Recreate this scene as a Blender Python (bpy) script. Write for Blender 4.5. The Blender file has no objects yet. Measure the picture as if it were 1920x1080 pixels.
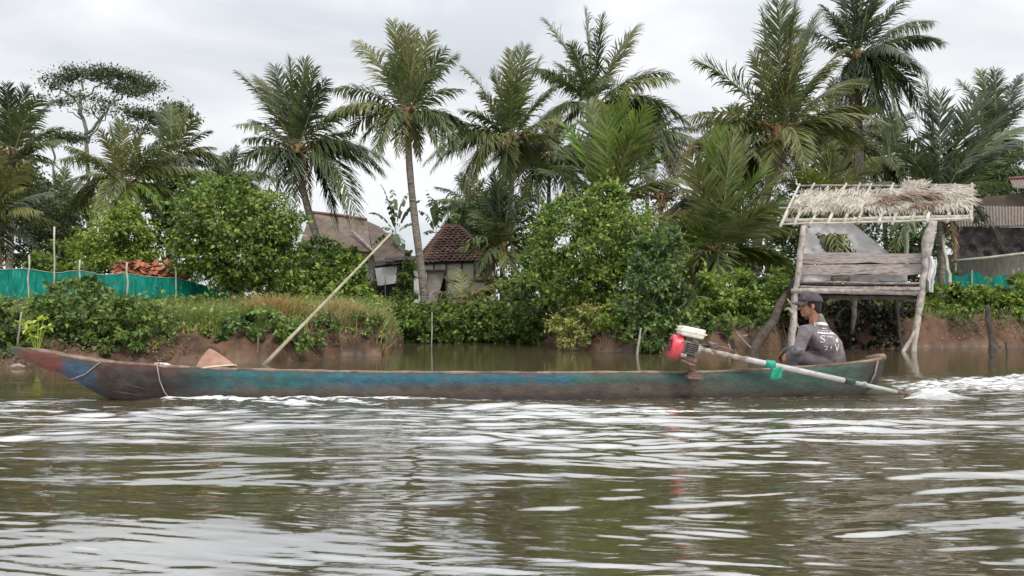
import bpy, bmesh, math, random
import numpy as np
from mathutils import Vector, Matrix, Quaternion
from mathutils.bvhtree import BVHTree

random.seed(7)
rng = np.random.default_rng(7)
S = bpy.context.scene
COL = S.collection
PI = math.pi

# ------------------------------------------------------------------ camera
F = 1500.0          # focal length in photo pixels
HZ = 590.0          # horizon row in the photo
CH = 0.92           # eye height above the water
cam_d = bpy.data.cameras.new('camera')
cam = bpy.data.objects.new('camera', cam_d)
COL.objects.link(cam)
cam.location = (0, 0, CH)
cam.rotation_euler = (PI / 2, 0, 0)
cam_d.sensor_width = 36.0
cam_d.lens = 36.0 * F / 1920.0
cam_d.shift_y = (HZ - 540.0) / 1920.0
cam_d.clip_start = 0.05
cam_d.clip_end = 3000
S.camera = cam

# ------------------------------------------------------------------ sky
SUN_EL, SUN_AZ = math.radians(52), math.radians(150)
w = bpy.data.worlds.new('World')
S.world = w
w.use_nodes = True
nt = w.node_tree
nt.nodes.clear()
def nn(t, kind, **kw):
    n = t.nodes.new(kind)
    for k, v in kw.items():
        setattr(n, k, v)
    return n
sky = nn(nt, 'ShaderNodeTexSky', sky_type='NISHITA', sun_disc=False)
sky.sun_elevation = SUN_EL
sky.sun_rotation = SUN_AZ
sky.air_density = 1.0
bg1 = nn(nt, 'ShaderNodeBackground')
bg1.inputs['Strength'].default_value = 0.10
nt.links.new(sky.outputs[0], bg1.inputs[0])
tc = nn(nt, 'ShaderNodeTexCoord')
mp = nn(nt, 'ShaderNodeMapping')
mp.inputs['Scale'].default_value = (1.6, 1.6, 4.0)
mp.inputs['Location'].default_value = (0.35, 0.2, 0.1)
nt.links.new(tc.outputs['Generated'], mp.inputs[0])
ns = nn(nt, 'ShaderNodeTexNoise')
ns.inputs['Scale'].default_value = 1.7
ns.inputs['Detail'].default_value = 6
ns.inputs['Roughness'].default_value = 0.5
ns.inputs['Distortion'].default_value = 0.5
nt.links.new(mp.outputs[0], ns.inputs['Vector'])
cr = nn(nt, 'ShaderNodeValToRGB')
cr.color_ramp.elements[0].position = 0.38
cr.color_ramp.elements[0].color = (0.55, 0.58, 0.615, 1)
cr.color_ramp.elements[1].position = 0.62
cr.color_ramp.elements[1].color = (0.80, 0.805, 0.815, 1)
nt.links.new(ns.outputs['Fac'], cr.inputs[0])
sep = nn(nt, 'ShaderNodeSeparateXYZ')
nt.links.new(tc.outputs['Generated'], sep.inputs[0])
el = nn(nt, 'ShaderNodeMapRange')          # overcast dome: brighter towards the zenith
el.inputs['From Min'].default_value = 0.30
el.inputs['From Max'].default_value = 1.0
el.inputs['To Min'].default_value = 1.0
el.inputs['To Max'].default_value = 2.7
nt.links.new(sep.outputs['Z'], el.inputs['Value'])
bg2 = nn(nt, 'ShaderNodeBackground')
nt.links.new(cr.outputs[0], bg2.inputs[0])
nt.links.new(el.outputs[0], bg2.inputs[1])
mx = nn(nt, 'ShaderNodeMixShader')
mx.inputs[0].default_value = 0.94
nt.links.new(bg1.outputs[0], mx.inputs[1])
nt.links.new(bg2.outputs[0], mx.inputs[2])
wo = nn(nt, 'ShaderNodeOutputWorld')
nt.links.new(mx.outputs[0], wo.inputs[0])

sun_d = bpy.data.lights.new('sun', 'SUN')
sun_d.energy = 2.0
sun_d.angle = math.radians(14)
sun_d.color = (1.0, 0.95, 0.87)
sun = bpy.data.objects.new('sun', sun_d)
COL.objects.link(sun)
sun_dir = Vector((math.sin(SUN_AZ) * math.cos(SUN_EL), math.cos(SUN_AZ) * math.cos(SUN_EL), math.sin(SUN_EL)))
sun.rotation_euler = (-sun_dir).to_track_quat('-Z', 'Y').to_euler()

S.view_settings.view_transform = 'Standard'
S.view_settings.look = 'None'
S.view_settings.exposure = 0.35
S.view_settings.gamma = 1.0
S.render.engine = 'CYCLES'
S.cycles.use_denoising = True
S.cycles.max_bounces = 6
S.cycles.transparent_max_bounces = 8

# ------------------------------------------------------------------ helpers
def P(px, py, Y):
    """the point at depth Y seen at a place in the photograph"""
    return Vector(((px - 960) / F * Y, Y, CH - (py - HZ) / F * Y))

_T = np.random.default_rng(11).random((256, 256))
def vnoise(x, y):
    x = np.asarray(x, float); y = np.asarray(y, float)
    xi = np.floor(x).astype(int); yi = np.floor(y).astype(int)
    fx = x - xi; fy = y - yi
    fx = fx * fx * (3 - 2 * fx); fy = fy * fy * (3 - 2 * fy)
    a = _T[xi & 255, yi & 255]; b = _T[(xi + 1) & 255, yi & 255]
    c = _T[xi & 255, (yi + 1) & 255]; d = _T[(xi + 1) & 255, (yi + 1) & 255]
    return (a * (1 - fx) + b * fx) * (1 - fy) + (c * (1 - fx) + d * fx) * fy
def fbm(x, y, o=4):
    s = 0; a = 0.5; n = 0
    for k in range(o):
        s = s + a * vnoise(x * 2 ** k + 17.3 * k, y * 2 ** k + 5.1 * k); n += a; a *= 0.5
    return s / n
def sst(a, b, x):
    t = np.clip((np.asarray(x, float) - a) / (b - a), 0, 1)
    return t * t * (3 - 2 * t)

# ---- materials
def out_bsdf(m):
    t = m.node_tree
    return t, t.nodes['Principled BSDF'], t.nodes['Material Output']
def make_mat(name, c1, c2=None, scale=4.0, rough=0.8, bump=0.0, bscale=None, island=0.0, stretch=(1, 1, 1),
             spec=0.3, metal=0.0, lo=0.35, hi=0.65, attr=None, detail=5.0, trans=0.0, hue=0.0, c3=None, s3=30):
    m = bpy.data.materials.new(name)
    m.use_nodes = True
    t, b, o = out_bsdf(m)
    b.inputs['Roughness'].default_value = rough
    b.inputs['Metallic'].default_value = metal
    b.inputs['Specular IOR Level'].default_value = spec
    tcn = nn(t, 'ShaderNodeTexCoord')
    mpn = nn(t, 'ShaderNodeMapping')
    mpn.inputs['Scale'].default_value = stretch
    t.links.new(tcn.outputs['Object'], mpn.inputs[0])
    no = nn(t, 'ShaderNodeTexNoise')
    no.inputs['Scale'].default_value = scale
    no.inputs['Detail'].default_value = detail
    t.links.new(mpn.outputs[0], no.inputs['Vector'])
    r = nn(t, 'ShaderNodeValToRGB')
    r.color_ramp.elements[0].position = lo
    r.color_ramp.elements[1].position = hi
    c2 = c2 or c1
    r.color_ramp.elements[0].color = (*c1, 1)
    r.color_ramp.elements[1].color = (*c2, 1)
    t.links.new(no.outputs['Fac'], r.inputs[0])
    col = r.outputs[0]
    if attr:
        a = nn(t, 'ShaderNodeVertexColor', layer_name=attr)
        mm = nn(t, 'ShaderNodeMix', data_type='RGBA', blend_type='MULTIPLY')
        mm.inputs[0].default_value = 1.0
        t.links.new(a.outputs[0], mm.inputs[6])
        t.links.new(col, mm.inputs[7])
        col = mm.outputs[2]
    if c3:
        n3 = nn(t, 'ShaderNodeTexNoise')
        n3.inputs['Scale'].default_value = s3
        n3.inputs['Detail'].default_value = 4
        t.links.new(mpn.outputs[0], n3.inputs['Vector'])
        r3 = nn(t, 'ShaderNodeValToRGB')
        r3.color_ramp.elements[0].position = 0.55
        r3.color_ramp.elements[1].position = 0.68
        t.links.new(n3.outputs['Fac'], r3.inputs[0])
        m3 = nn(t, 'ShaderNodeMix', data_type='RGBA')
        t.links.new(r3.outputs[0], m3.inputs[0])
        t.links.new(col, m3.inputs[6])
        m3.inputs[7].default_value = (*c3, 1)
        col = m3.outputs[2]
    if island or hue:
        g = nn(t, 'ShaderNodeNewGeometry')
        hs = nn(t, 'ShaderNodeHueSaturation')
        mr = nn(t, 'ShaderNodeMapRange')
        mr.inputs['To Min'].default_value = 1 - island
        mr.inputs['To Max'].default_value = 1 + island
        t.links.new(g.outputs['Random Per Island'], mr.inputs['Value'])
        t.links.new(mr.outputs[0], hs.inputs['Value'])
        if hue:
            mh = nn(t, 'ShaderNodeMath', operation='MULTIPLY_ADD')
            ml = nn(t, 'ShaderNodeMath', operation='FRACT')
            mk = nn(t, 'ShaderNodeMath', operation='MULTIPLY')
            mk.inputs[1].default_value = 7.31
            t.links.new(g.outputs['Random Per Island'], mk.inputs[0])
            t.links.new(mk.outputs[0], ml.inputs[0])
            t.links.new(ml.outputs[0], mh.inputs[0])
            mh.inputs[1].default_value = 2 * hue
            mh.inputs[2].default_value = 0.5 - hue
            t.links.new(mh.outputs[0], hs.inputs['Hue'])
        t.links.new(col, hs.inputs['Color'])
        col = hs.outputs[0]
    t.links.new(col, b.inputs['Base Color'])
    if bump:
        bn = nn(t, 'ShaderNodeTexNoise')
        bn.inputs['Scale'].default_value = bscale or scale * 4
        bn.inputs['Detail'].default_value = 6
        t.links.new(mpn.outputs[0], bn.inputs['Vector'])
        bu = nn(t, 'ShaderNodeBump')
        bu.inputs['Strength'].default_value = bump
        bu.inputs['Distance'].default_value = 0.03
        t.links.new(bn.outputs['Fac'], bu.inputs['Height'])
        t.links.new(bu.outputs[0], b.inputs['Normal'])
    if trans:
        tr = nn(t, 'ShaderNodeBsdfTranslucent')
        t.links.new(col, tr.inputs[0])
        ms = nn(t, 'ShaderNodeMixShader')
        ms.inputs[0].default_value = trans
        t.links.new(b.outputs[0], ms.inputs[1])
        t.links.new(tr.outputs[0], ms.inputs[2])
        t.links.new(ms.outputs[0], o.inputs[0])
    return m

def leafmat(name, c1, c2, scale=1.2, rough=0.42, spec=0.5, trans=0.3, island=0.35, hue=0.02):
    return make_mat(name, c1, c2, scale=scale, rough=rough, spec=spec, trans=trans, island=island, hue=hue, detail=3)

MT = {}
MT['frond'] = leafmat('frond_green', (.070, .108, .034), (.140, .165, .060), spec=.45, rough=.42)
MT['frond_olive'] = leafmat('frond_olive', (.115, .135, .040), (.200, .200, .070), spec=.4)
MT['frond_dark'] = leafmat('frond_dark', (.038, .060, .030), (.078, .100, .046), spec=.5, rough=.42)
MT['frond_young'] = leafmat('frond_young', (.095, .165, .024), (.185, .235, .046), spec=.3)
MT['frond_yellow'] = leafmat('frond_yellow', (0.230, 0.230, 0.057), (0.299, 0.241, 0.092))
MT['frond_dry'] = leafmat('frond_dry', (0.184, 0.121, 0.069), (0.287, 0.207, 0.127), spec=.2)
MT['rachis'] = make_mat('frond_midrib', (.20, .19, .08), (.27, .22, .11), rough=.5)
MT['heart'] = make_mat('crown_fibre', (.10, .062, .030), (.22, .13, .06), scale=9, bump=.8, stretch=(1, 1, .3))
MT['coco'] = make_mat('coconut_husk', (.20, .10, .035), (.25, .17, .06), scale=6, rough=.5)
MT['palm_trunk'] = make_mat('palm_trunk_bark', (.14, .115, .095), (.27, .235, .20), scale=5, bump=1.0, bscale=10, stretch=(1, 1, 5.0), c3=(.06, .05, .042), s3=3)
MT['bark'] = make_mat('bark', (.07, .055, .04), (.15, .12, .09), scale=8, bump=.8, stretch=(1, 1, .4))
MT['bark_pale'] = make_mat('bark_pale', (.17, .15, .125), (.28, .26, .23), scale=8, bump=.6, stretch=(1, 1, .4))
MT['leaf_mid'] = leafmat('leaf_mid_green', (.095, .160, .033), (.185, .260, .056), spec=.28)
MT['leaf_bright'] = leafmat('leaf_bright_green', (.165, .235, .034), (.280, .355, .065), spec=.28)
MT['leaf_dark'] = leafmat('leaf_dark_green', (.044, .078, .024), (.088, .135, .038), spec=.28)
MT['leaf_dull'] = leafmat('leaf_dull_olive', (0.061, 0.088, 0.035), (0.114, 0.140, 0.058))
MT['litter'] = leafmat('leaf_litter', (.14, .085, .045), (.30, .21, .13), spec=.15)
MT['leaf_shade'] = leafmat('leaf_painted_shade', (.018, .017, .010), (.035, .030, .018))  # near-black leaf colour standing in for the shade under the stilt hut
MT['leaf_blue'] = leafmat('leaf_blue_green', (.055, .105, .034), (.115, .175, .055), spec=.4, rough=.42)
MT['leaf_lime'] = leafmat('leaf_lime', (0.287, 0.356, 0.034), (0.391, 0.437, 0.057))
MT['leaf_albizia'] = leafmat('leaf_feathery', (.040, .062, .026), (.085, .115, .040), island=.4)
MT['leaf_rust'] = leafmat('leaf_rust', (0.322, 0.127, 0.034), (0.345, 0.196, 0.057))
MT['leaf_mix'] = leafmat('leaf_hedge', (.120, .200, .036), (.230, .310, .060), spec=.28)
MT['banana'] = leafmat('banana_leaf', (.07, .11, .05), (.13, .17, .08), spec=.4)
MT['grass'] = leafmat('grass_blade', (.12, .17, .035), (.22, .26, .07), scale=.5, trans=.4)
MT['grass_dry'] = leafmat('grass_dry', (0.264, 0.240, 0.084), (0.408, 0.324, 0.144), scale=1, trans=.4)
MT['grass_red'] = leafmat('grass_red', (0.360, 0.204, 0.084), (0.336, 0.276, 0.084), scale=1, trans=.4)
MT['wood_grey'] = make_mat('weathered_wood', (.17, .145, .13), (.34, .305, .28), scale=6, bump=.5, stretch=(1, 1, 1), c3=(.16, .13, .11), s3=9)
MT['wood_pole'] = make_mat('weathered_pole', (.24, .21, .185), (.44, .395, .355), scale=7, bump=.5, c3=(.22, .18, .15), s3=6)
MT['wood_dark'] = make_mat('dark_wet_wood', (.03, .024, .018), (.07, .055, .042), scale=8, bump=.6)
MT['plank'] = make_mat('plank_wood', (.25, .205, .18), (.40, .35, .325), scale=3, bump=.4, stretch=(1, 6, 14), c3=(.13, .10, .085), s3=1.2)
MT['thatch'] = make_mat('dry_thatch', (.30, .265, .22), (.52, .475, .41), scale=3, island=.3, rough=.9, trans=.2)
MT['thatch_brown'] = make_mat('brown_thatch', (.14, .09, .065), (.24, .17, .13), scale=5, island=.3, rough=.9)
MT['cloth_white'] = make_mat('white_sheet', (.70, .68, .69), (.84, .82, .83), scale=3, rough=.75, trans=.4, c3=(.60, .57, .56), s3=4)
MT['sack'] = make_mat('pale_sack', (.40, .34, .32), (.66, .60, .58), scale=3, rough=.9, bump=.4)
MT['net'] = make_mat('green_net', (.0, .20, .155), (.012, .31, .24), scale=2, rough=.6, trans=.4, stretch=(5, 5, .7), c3=(.06, .36, .29), s3=3)
MT['bamboo'] = make_mat('bamboo', (.29, .26, .17), (.42, .38, .27), scale=6, rough=.5, c3=(.28, .23, .14), s3=5)
MT['bamboo_pale'] = make_mat('pale_pole', (.33, .31, .25), (.48, .46, .38), scale=6, rough=.6)
MT['roof_grey'] = make_mat('grey_roof_sheet', (.090, .066, .050), (.155, .118, .092), scale=2.0, rough=.8, c3=(.13, .10, .085), s3=5)
MT['roof_brown'] = make_mat('brown_roof', (.07, .052, .042), (.125, .092, .075), scale=2, rough=.85)
MT['trim_red'] = make_mat('red_trim', (.15, .065, .05), (.22, .11, .085), scale=3)
MT['trim_pale'] = make_mat('pale_board', (.44, .38, .33), (.56, .51, .46), scale=5)
MT['tile'] = make_mat('clay_tile', (.070, .042, .030), (.150, .080, .055), scale=1.5, rough=.85, island=.35, c3=(.09, .065, .05), s3=2.5)
MT['tile_red'] = make_mat('red_tile', (.30, .10, .06), (.40, .17, .10), scale=2, rough=.85, island=.35)
MT['moss'] = make_mat('mossy_roof', (.16, .13, .05), (.24, .17, .08), scale=2, rough=.95, bump=.5)
MT['wall_white'] = make_mat('whitewash', (.60, .58, .58), (.78, .76, .76), scale=1.5, rough=.9, c3=(.33, .31, .29), s3=2.5)
MT['wall_woven'] = make_mat('woven_bamboo_wall', (.48, .44, .37), (.64, .60, .52), scale=4, rough=.9, stretch=(1, 1, 6), bump=.3)
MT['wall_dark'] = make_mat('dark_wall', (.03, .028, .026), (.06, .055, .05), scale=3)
MT['batten'] = make_mat('dark_batten', (.10, .085, .07), (.16, .135, .11), scale=6)
MT['wall_grey'] = make_mat('grey_plank_wall', (.17, .155, .14), (.27, .25, .23), scale=3, stretch=(8, 8, 1))
MT['tarp_dark'] = make_mat('dark_tarp', (.040, .034, .034), (.085, .072, .070), scale=2.5, rough=.6, c3=(.15, .13, .13), s3=9)
MT['iron'] = make_mat('corrugated_iron', (.14, .12, .105), (.27, .235, .21), scale=2, rough=.7, stretch=(9, 9, 1), c3=(.25, .15, .10), s3=2)

def bm_obj(name, verts, faces, mat=None, parent=None, smooth=False, loc=None):
    me = bpy.data.meshes.new(name)
    me.from_pydata([tuple(v) for v in verts], [], faces)
    me.update()
    return link(name, me, mat, parent, smooth)
def np_obj(name, V, Q, mat=None, parent=None, smooth=False):
    V = np.ascontiguousarray(V, dtype=np.float32); Q = np.ascontiguousarray(Q, dtype=np.int32)
    me = bpy.data.meshes.new(name)
    n, k = Q.shape
    me.vertices.add(len(V)); me.vertices.foreach_set('co', V.ravel())
    me.loops.add(n * k); me.loops.foreach_set('vertex_index', Q.ravel())
    me.polygons.add(n); me.polygons.foreach_set('loop_start', np.arange(0, n * k, k, dtype=np.int32))
    me.polygons.foreach_set('loop_total', np.full(n, k, dtype=np.int32))
    me.update(calc_edges=True)
    return link(name, me, mat, parent, smooth)
def link(name, me, mat, parent, smooth=False):
    o = bpy.data.objects.new(name, me)
    COL.objects.link(o)
    if mat:
        me.materials.append(MT[mat] if isinstance(mat, str) else mat)
    if smooth:
        me.polygons.foreach_set('use_smooth', [True] * len(me.polygons))
    if parent:
        attach(o, parent)
    return o
def world_off(p):
    v = Vector(p.location)
    while p.parent:
        p = p.parent
        if p.type == 'EMPTY': v = v + Vector(p.location)
    return v
def attach(o, parent):
    o.parent = parent
    # parts are written in world coordinates
    base = Vector((0, 0, 0)); q = parent
    while q:
        if q.type == 'EMPTY': base += Vector(q.location)
        q = q.parent
    o.matrix_parent_inverse = Matrix.Translation(-base) if parent.type == 'EMPTY' else Matrix.Identity(4)
def thing(name, label, cat, loc=(0, 0, 0), group=None):
    o = bpy.data.objects.new(name, None)
    COL.objects.link(o)
    o.location = loc
    o.empty_display_size = 0.2
    return tag(o, label, cat, group)
def tag(o, label=None, cat=None, group=None, kind=None):
    if label: o['label'] = label
    if cat: o['category'] = cat
    if group: o['group'] = group
    if kind: o['kind'] = kind
    return o

class MB:
    """collects shapes into one mesh"""
    def __init__(s): s.v = []; s.f = []
    def quad_slab(s, a, b, c, d, th=0.06):
        """a solid slab whose front face is a b c d"""
        a, b, c, d = map(Vector, (a, b, c, d))
        n = (c - a).cross(d - b).normalized() * th
        i = len(s.v)
        s.v += [a, b, c, d, a - n, b - n, c - n, d - n]
        s.f += [(i, i+1, i+2, i+3), (i+7, i+6, i+5, i+4), (i, i+4, i+5, i+1), (i+1, i+5, i+6, i+2), (i+2, i+6, i+7, i+3), (i+3, i+7, i+4, i)]
        return s
    def box(s, c, sx, sy, sz, R=None):
        c = Vector(c); i = len(s.v)
        for x in (-1, 1):
            for y in (-1, 1):
                for z in (-1, 1):
                    p = Vector((x * sx / 2, y * sy / 2, z * sz / 2))
                    s.v.append(c + (R @ p if R else p))
        s.f += [tuple(i + k for k in q) for q in ((0, 1, 3, 2), (4, 6, 7, 5), (0, 4, 5, 1), (2, 3, 7, 6), (0, 2, 6, 4), (1, 5, 7, 3))]
        return s
    def tube(s, pts, rad, n=8, cap=True, wob=0.0):
        pts = [Vector(p) for p in pts]
        if not hasattr(rad, '__len__'): rad = [rad] * len(pts)
        i0 = len(s.v)
        up = None
        for k, p in enumerate(pts):
            t = (pts[min(k + 1, len(pts) - 1)] - pts[max(k - 1, 0)]).normalized()
            if up is None:
                up = Vector((0, 0, 1)) if abs(t.z) < .8 else Vector((1, 0, 0))
            a = t.cross(up).normalized(); b = a.cross(t).normalized(); up = b
            for j in range(n):
                an = 2 * PI * j / n
                r = rad[k] * (1 + (random.uniform(-wob, wob) if wob else 0))
                s.v.append(p + (a * math.cos(an) + b * math.sin(an)) * r)
        for k in range(len(pts) - 1):
            for j in range(n):
                q = i0 + k * n
                s.f.append((q + j, q + (j + 1) % n, q + n + (j + 1) % n, q + n + j))
        if cap:
            s.f.append(tuple(i0 + j for j in range(n))[::-1])
            q = i0 + (len(pts) - 1) * n
            s.f.append(tuple(q + j for j in range(n)))
        return s
    def ell(s, c, rx, ry, rz, R=None, nu=12, nv=8):
        c = Vector(c); i = len(s.v)
        for a in range(nv + 1):
            th = PI * a / nv
            for b in range(nu):
                ph = 2 * PI * b / nu
                p = Vector((rx * math.sin(th) * math.cos(ph), ry * math.sin(th) * math.sin(ph), rz * math.cos(th)))
                s.v.append(c + (R @ p if R else p))
        for a in range(nv):
            for b in range(nu):
                s.f.append((i + a * nu + b, i + (a + 1) * nu + b, i + (a + 1) * nu + (b + 1) % nu, i + a * nu + (b + 1) % nu))
        return s
    def build(s, name, mat, parent=None, smooth=False):
        return bm_obj(name, s.v, s.f, mat, parent, smooth)

def wobble_path(a, b, n=6, amp=0.03, r=None):
    a = Vector(a); b = Vector(b)
    L = (b - a).length
    pts = []
    for k in range(n + 1):
        t = k / n
        e = math.sin(PI * t)
        pts.append(a.lerp(b, t) + Vector((random.uniform(-1, 1), random.uniform(-1, 1), random.uniform(-1, 1))) * amp * (0.4 + e) * (0 if k in (0, n) else 1))
    return pts

# ------------------------------------------------------------------ terrain
_sh = [(-3000, 13.5), (-900, 13.5), (-200, 13.6), (0, 13.8), (100, 14.1), (200, 14.7), (330, 15.0), (500, 15.0), (560, 16.0), (640, 17.6), (715, 18.0),
       (735, 21.2), (760, 26.0), (850, 27.0), (950, 27.0), (1030, 24.0), (1060, 21.2), (1120, 19.7), (1250, 18.7), (1330, 19.2),
       (1430, 20.4), (1480, 21.6), (1600, 22.4), (1740, 22.2), (1920, 23.0), (2300, 23), (3000, 23), (6000, 22)]
_bl = [(-3000, .5), (0, .35), (240, .42), (430, .5), (560, .6), (650, .85), (715, .62), (740, .25), (1030, .28), (1060, .42), (1250, .5), (1480, .6), (1600, .85), (1740, .86), (1920, .86), (6000, .8)]
_SU = np.array([(p - 960) / F for p, _ in _sh]); _SY = np.array([y for _, y in _sh])
_BU = np.array([(p - 960) / F for p, _ in _bl]); _BZ = np.array([y for _, y in _bl])
def shore_y(u): return np.interp(u, _SU, _SY)
def ground_z(X, Y):
    X = np.asarray(X, float); Y = np.asarray(Y, float)
    u = X / np.maximum(Y, 1)
    ys = shore_y(u) + (fbm(u * 22, u * 0 + 3.3) - .5) * .5
    t = Y - ys
    B = np.interp(u, _BU, _BZ)
    wd = .75 + .5 * (vnoise(u * 15, u * 0 + 9) - .5)
    z_low = np.maximum(-1.2, t * .45)
    s = np.clip(t / wd, 0, 1)
    z_bl = B * (1 - (1 - s) ** 2.2) * .92 + .08 * B * s
    tt = np.maximum(t - wd, 0)
    z_top = B + (1.38 - B) * (1 - np.exp(-tt / 4.5))
    z = np.where(t < 0, z_low, np.where(t < wd, z_bl, z_top))
    rough = (fbm(X * 2.2, Y * 2.2, 5) - .5)
    z = z + rough * np.where(t < 0, .05, np.where(t < wd + .6, .60 * np.clip(s * 3, 0, 1), .18)) * np.clip(1 - (Y - 30) / 60, 0.1, 1)
    cl = vnoise(X * 6.5, Y * 6.5) * .6 + vnoise(X * 14, Y * 14) * .4 - .45
    z = z + cl * .16 * np.clip(s * 4, 0, 1) * np.where(t < wd + .8, 1, .2) * (t > 0)
    z = z + np.clip((Y - 60) / 200, 0, 1) * .6
    return z

def build_ground():
    us = np.concatenate([np.linspace(-3.2, -.8, 60), np.linspace(-.79, .79, 760), np.linspace(.8, 3.2, 60)])
    ts = np.concatenate([[-9, -5, -3, -2, -1.2, -.7, -.4], np.linspace(-.2, 2.2, 70), np.geomspace(2.3, 700, 70)])
    U, T = np.meshgrid(us, ts, indexing='ij')
    Y = shore_y(U) + T
    X = U * Y
    Z = ground_z(X, Y)
    n, m = U.shape
    V = np.stack([X, Y, Z], -1).reshape(-1, 3)
    I = np.arange(n * m).reshape(n, m)
    Q = np.stack([I[:-1, :-1], I[1:, :-1], I[1:, 1:], I[:-1, 1:]], -1).reshape(-1, 4)
    m_ = make_mat('bank_soil', (.048, .028, .017), (.135, .078, .050), scale=1.6, rough=.85, bump=1.0, bscale=9, c3=(.035, .024, .016), s3=2.2, spec=.25)
    # grass litter above the mud, by slope and height
    t, b, o = out_bsdf(m_)
    src = b.inputs['Base Color'].links[0].from_socket
    g = nn(t, 'ShaderNodeNewGeometry'); sx = nn(t, 'ShaderNodeSeparateXYZ')
    t.links.new(g.outputs['Position'], sx.inputs[0])
    nz = nn(t, 'ShaderNodeTexNoise'); nz.inputs['Scale'].default_value = 1.3; nz.inputs['Detail'].default_value = 4
    t.links.new(g.outputs['Position'], nz.inputs['Vector'])
    ad = nn(t, 'ShaderNodeMath', operation='MULTIPLY_ADD'); ad.inputs[1].default_value = .5
    t.links.new(nz.outputs['Fac'], ad.inputs[0]); t.links.new(sx.outputs['Z'], ad.inputs[2])
    mr = nn(t, 'ShaderNodeMapRange'); mr.inputs['From Min'].default_value = 1.0; mr.inputs['From Max'].default_value = 1.25
    t.links.new(ad.outputs[0], mr.inputs['Value'])
    mm = nn(t, 'ShaderNodeMix', data_type='RGBA')
    t.links.new(mr.outputs[0], mm.inputs[0]); t.links.new(src, mm.inputs[6]); mm.inputs[7].default_value = (.09, .10, .035, 1)
    # wet mud along the waterline
    wt = nn(t, 'ShaderNodeMapRange'); wt.inputs['From Min'].default_value = .05; wt.inputs['From Max'].default_value = .22
    wt.inputs['To Min'].default_value = .35; wt.inputs['To Max'].default_value = .9
    t.links.new(sx.outputs['Z'], wt.inputs['Value']); t.links.new(wt.outputs[0], b.inputs['Roughness'])
    t.links.new(mm.outputs[2], b.inputs['Base Color'])
    tag(np_obj('ground', V, Q, m_, smooth=True), kind='structure')
build_ground()

# ------------------------------------------------------------------ water
BX0, BX1 = -5.34, 4.31      # boat ends
BY0, BY1 = 8.60, 9.25
def boat_yc(X): return BY0 + (BY1 - BY0) * (np.asarray(X) - BX0) / (BX1 - BX0)
def water_h(X, Y):
    near = sst(9.0, 8.2, Y)                              # our side of the canoe
    mid = near * sst(4.9, 6.1, Y)
    fore = near * (1 - sst(4.9, 6.1, Y))
    far = 1 - near
    def rip(kx, ky, sh, seed, slope):
        # ripples with long crests: ky crests per metre towards us, kx along the bank
        return slope / ky * 1.6 * (vnoise(X * kx + Y * kx * sh * .6 + seed * 13.7, Y * ky + X * ky * sh + seed * 7.1) - .5)
    pm = .25 + 1.5 * sst(.35, .75, fbm(X * .45 + 3, Y * .8 + 1, 3))        # ruffled and glassy patches
    pm2 = .20 + 1.6 * sst(.35, .75, fbm(X * .6 + 23, Y * 1.2 + 8, 3))
    h = mid * (rip(.55, 2.6, .06, 1, .060) + rip(1.0, 5.2, -.05, 2, .070) + pm2 * rip(1.7, 9.5, .07, 3, .15) + pm * rip(3.2, 17, -.09, 4, .16) + pm2 * rip(5, 27, .10, 12, .14))
    h += fore * (rip(.45, 1.3, .06, 5, .058) + rip(.8, 3.3, -.08, 6, .022) + pm * rip(1.6, 7, .15, 7, .030) + pm2 * rip(3.0, 14, -.18, 8, .058) + pm * rip(5.0, 26, .22, 9, .085))
    h += far * (.25 + .75 * sst(13, 9.5, Y)) * (rip(.5, 2.4, .03, 10, .012) + pm * rip(1.0, 6, -.04, 11, .016))
    # the long even wash rolling towards us from the wake
    ws = sst(3.6, 4.6, Y) * sst(8.2, 6.5, Y)
    wp = 3.5 * fbm(X * .16 + 11, Y * .4 + 4, 3)
    h += ws * .0065 * np.sin(2 * PI / .62 * (Y + X * .03) + wp * 2) * (.2 + 1.2 * vnoise(X * .25 + 5, Y * .7))
    h += ws * .0032 * np.sin(2 * PI / .33 * (Y - X * .05) + wp * 3) * (.2 + 1.2 * vnoise(X * .3 + 15, Y * .9))
    # spray mound where the shaft enters the water
    h += .095 * np.exp(-((X - 4.62) / .30) ** 2 - ((Y - 8.85) / .22) ** 2) * (.7 + .6 * fbm(X * 6, Y * 8, 3))
    # bow wave curling along the side
    yn = boat_yc(X) - .33
    d = (yn - Y)
    bw = sst(-4.05, -3.6, X) * sst(.6, -2.4, X)
    h += bw * .055 * np.exp(-((d - .03) / .12) ** 2) * (.45 + 1.1 * fbm(X * 7, Y * 9, 3))
    # churned wake behind the stern
    bx = sst(4.2, 5.4, X)
    spread = .35 + .28 * np.maximum(X - 4.2, 0)
    h += bx * np.exp(-((Y - 10.0 - .22 * (X - 4.2)) / spread) ** 2) * (.05 + .16 * (fbm(X * 2.2, Y * 3.5, 4) - .35))
    h += bx * .05 * (fbm(X * 3, Y * 5, 3) - .5) * sst(7.2, 8.4, Y) * sst(13, 11, Y)
    h *= sst(40, 26, Y) * .999 + .001
    return h
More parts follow.
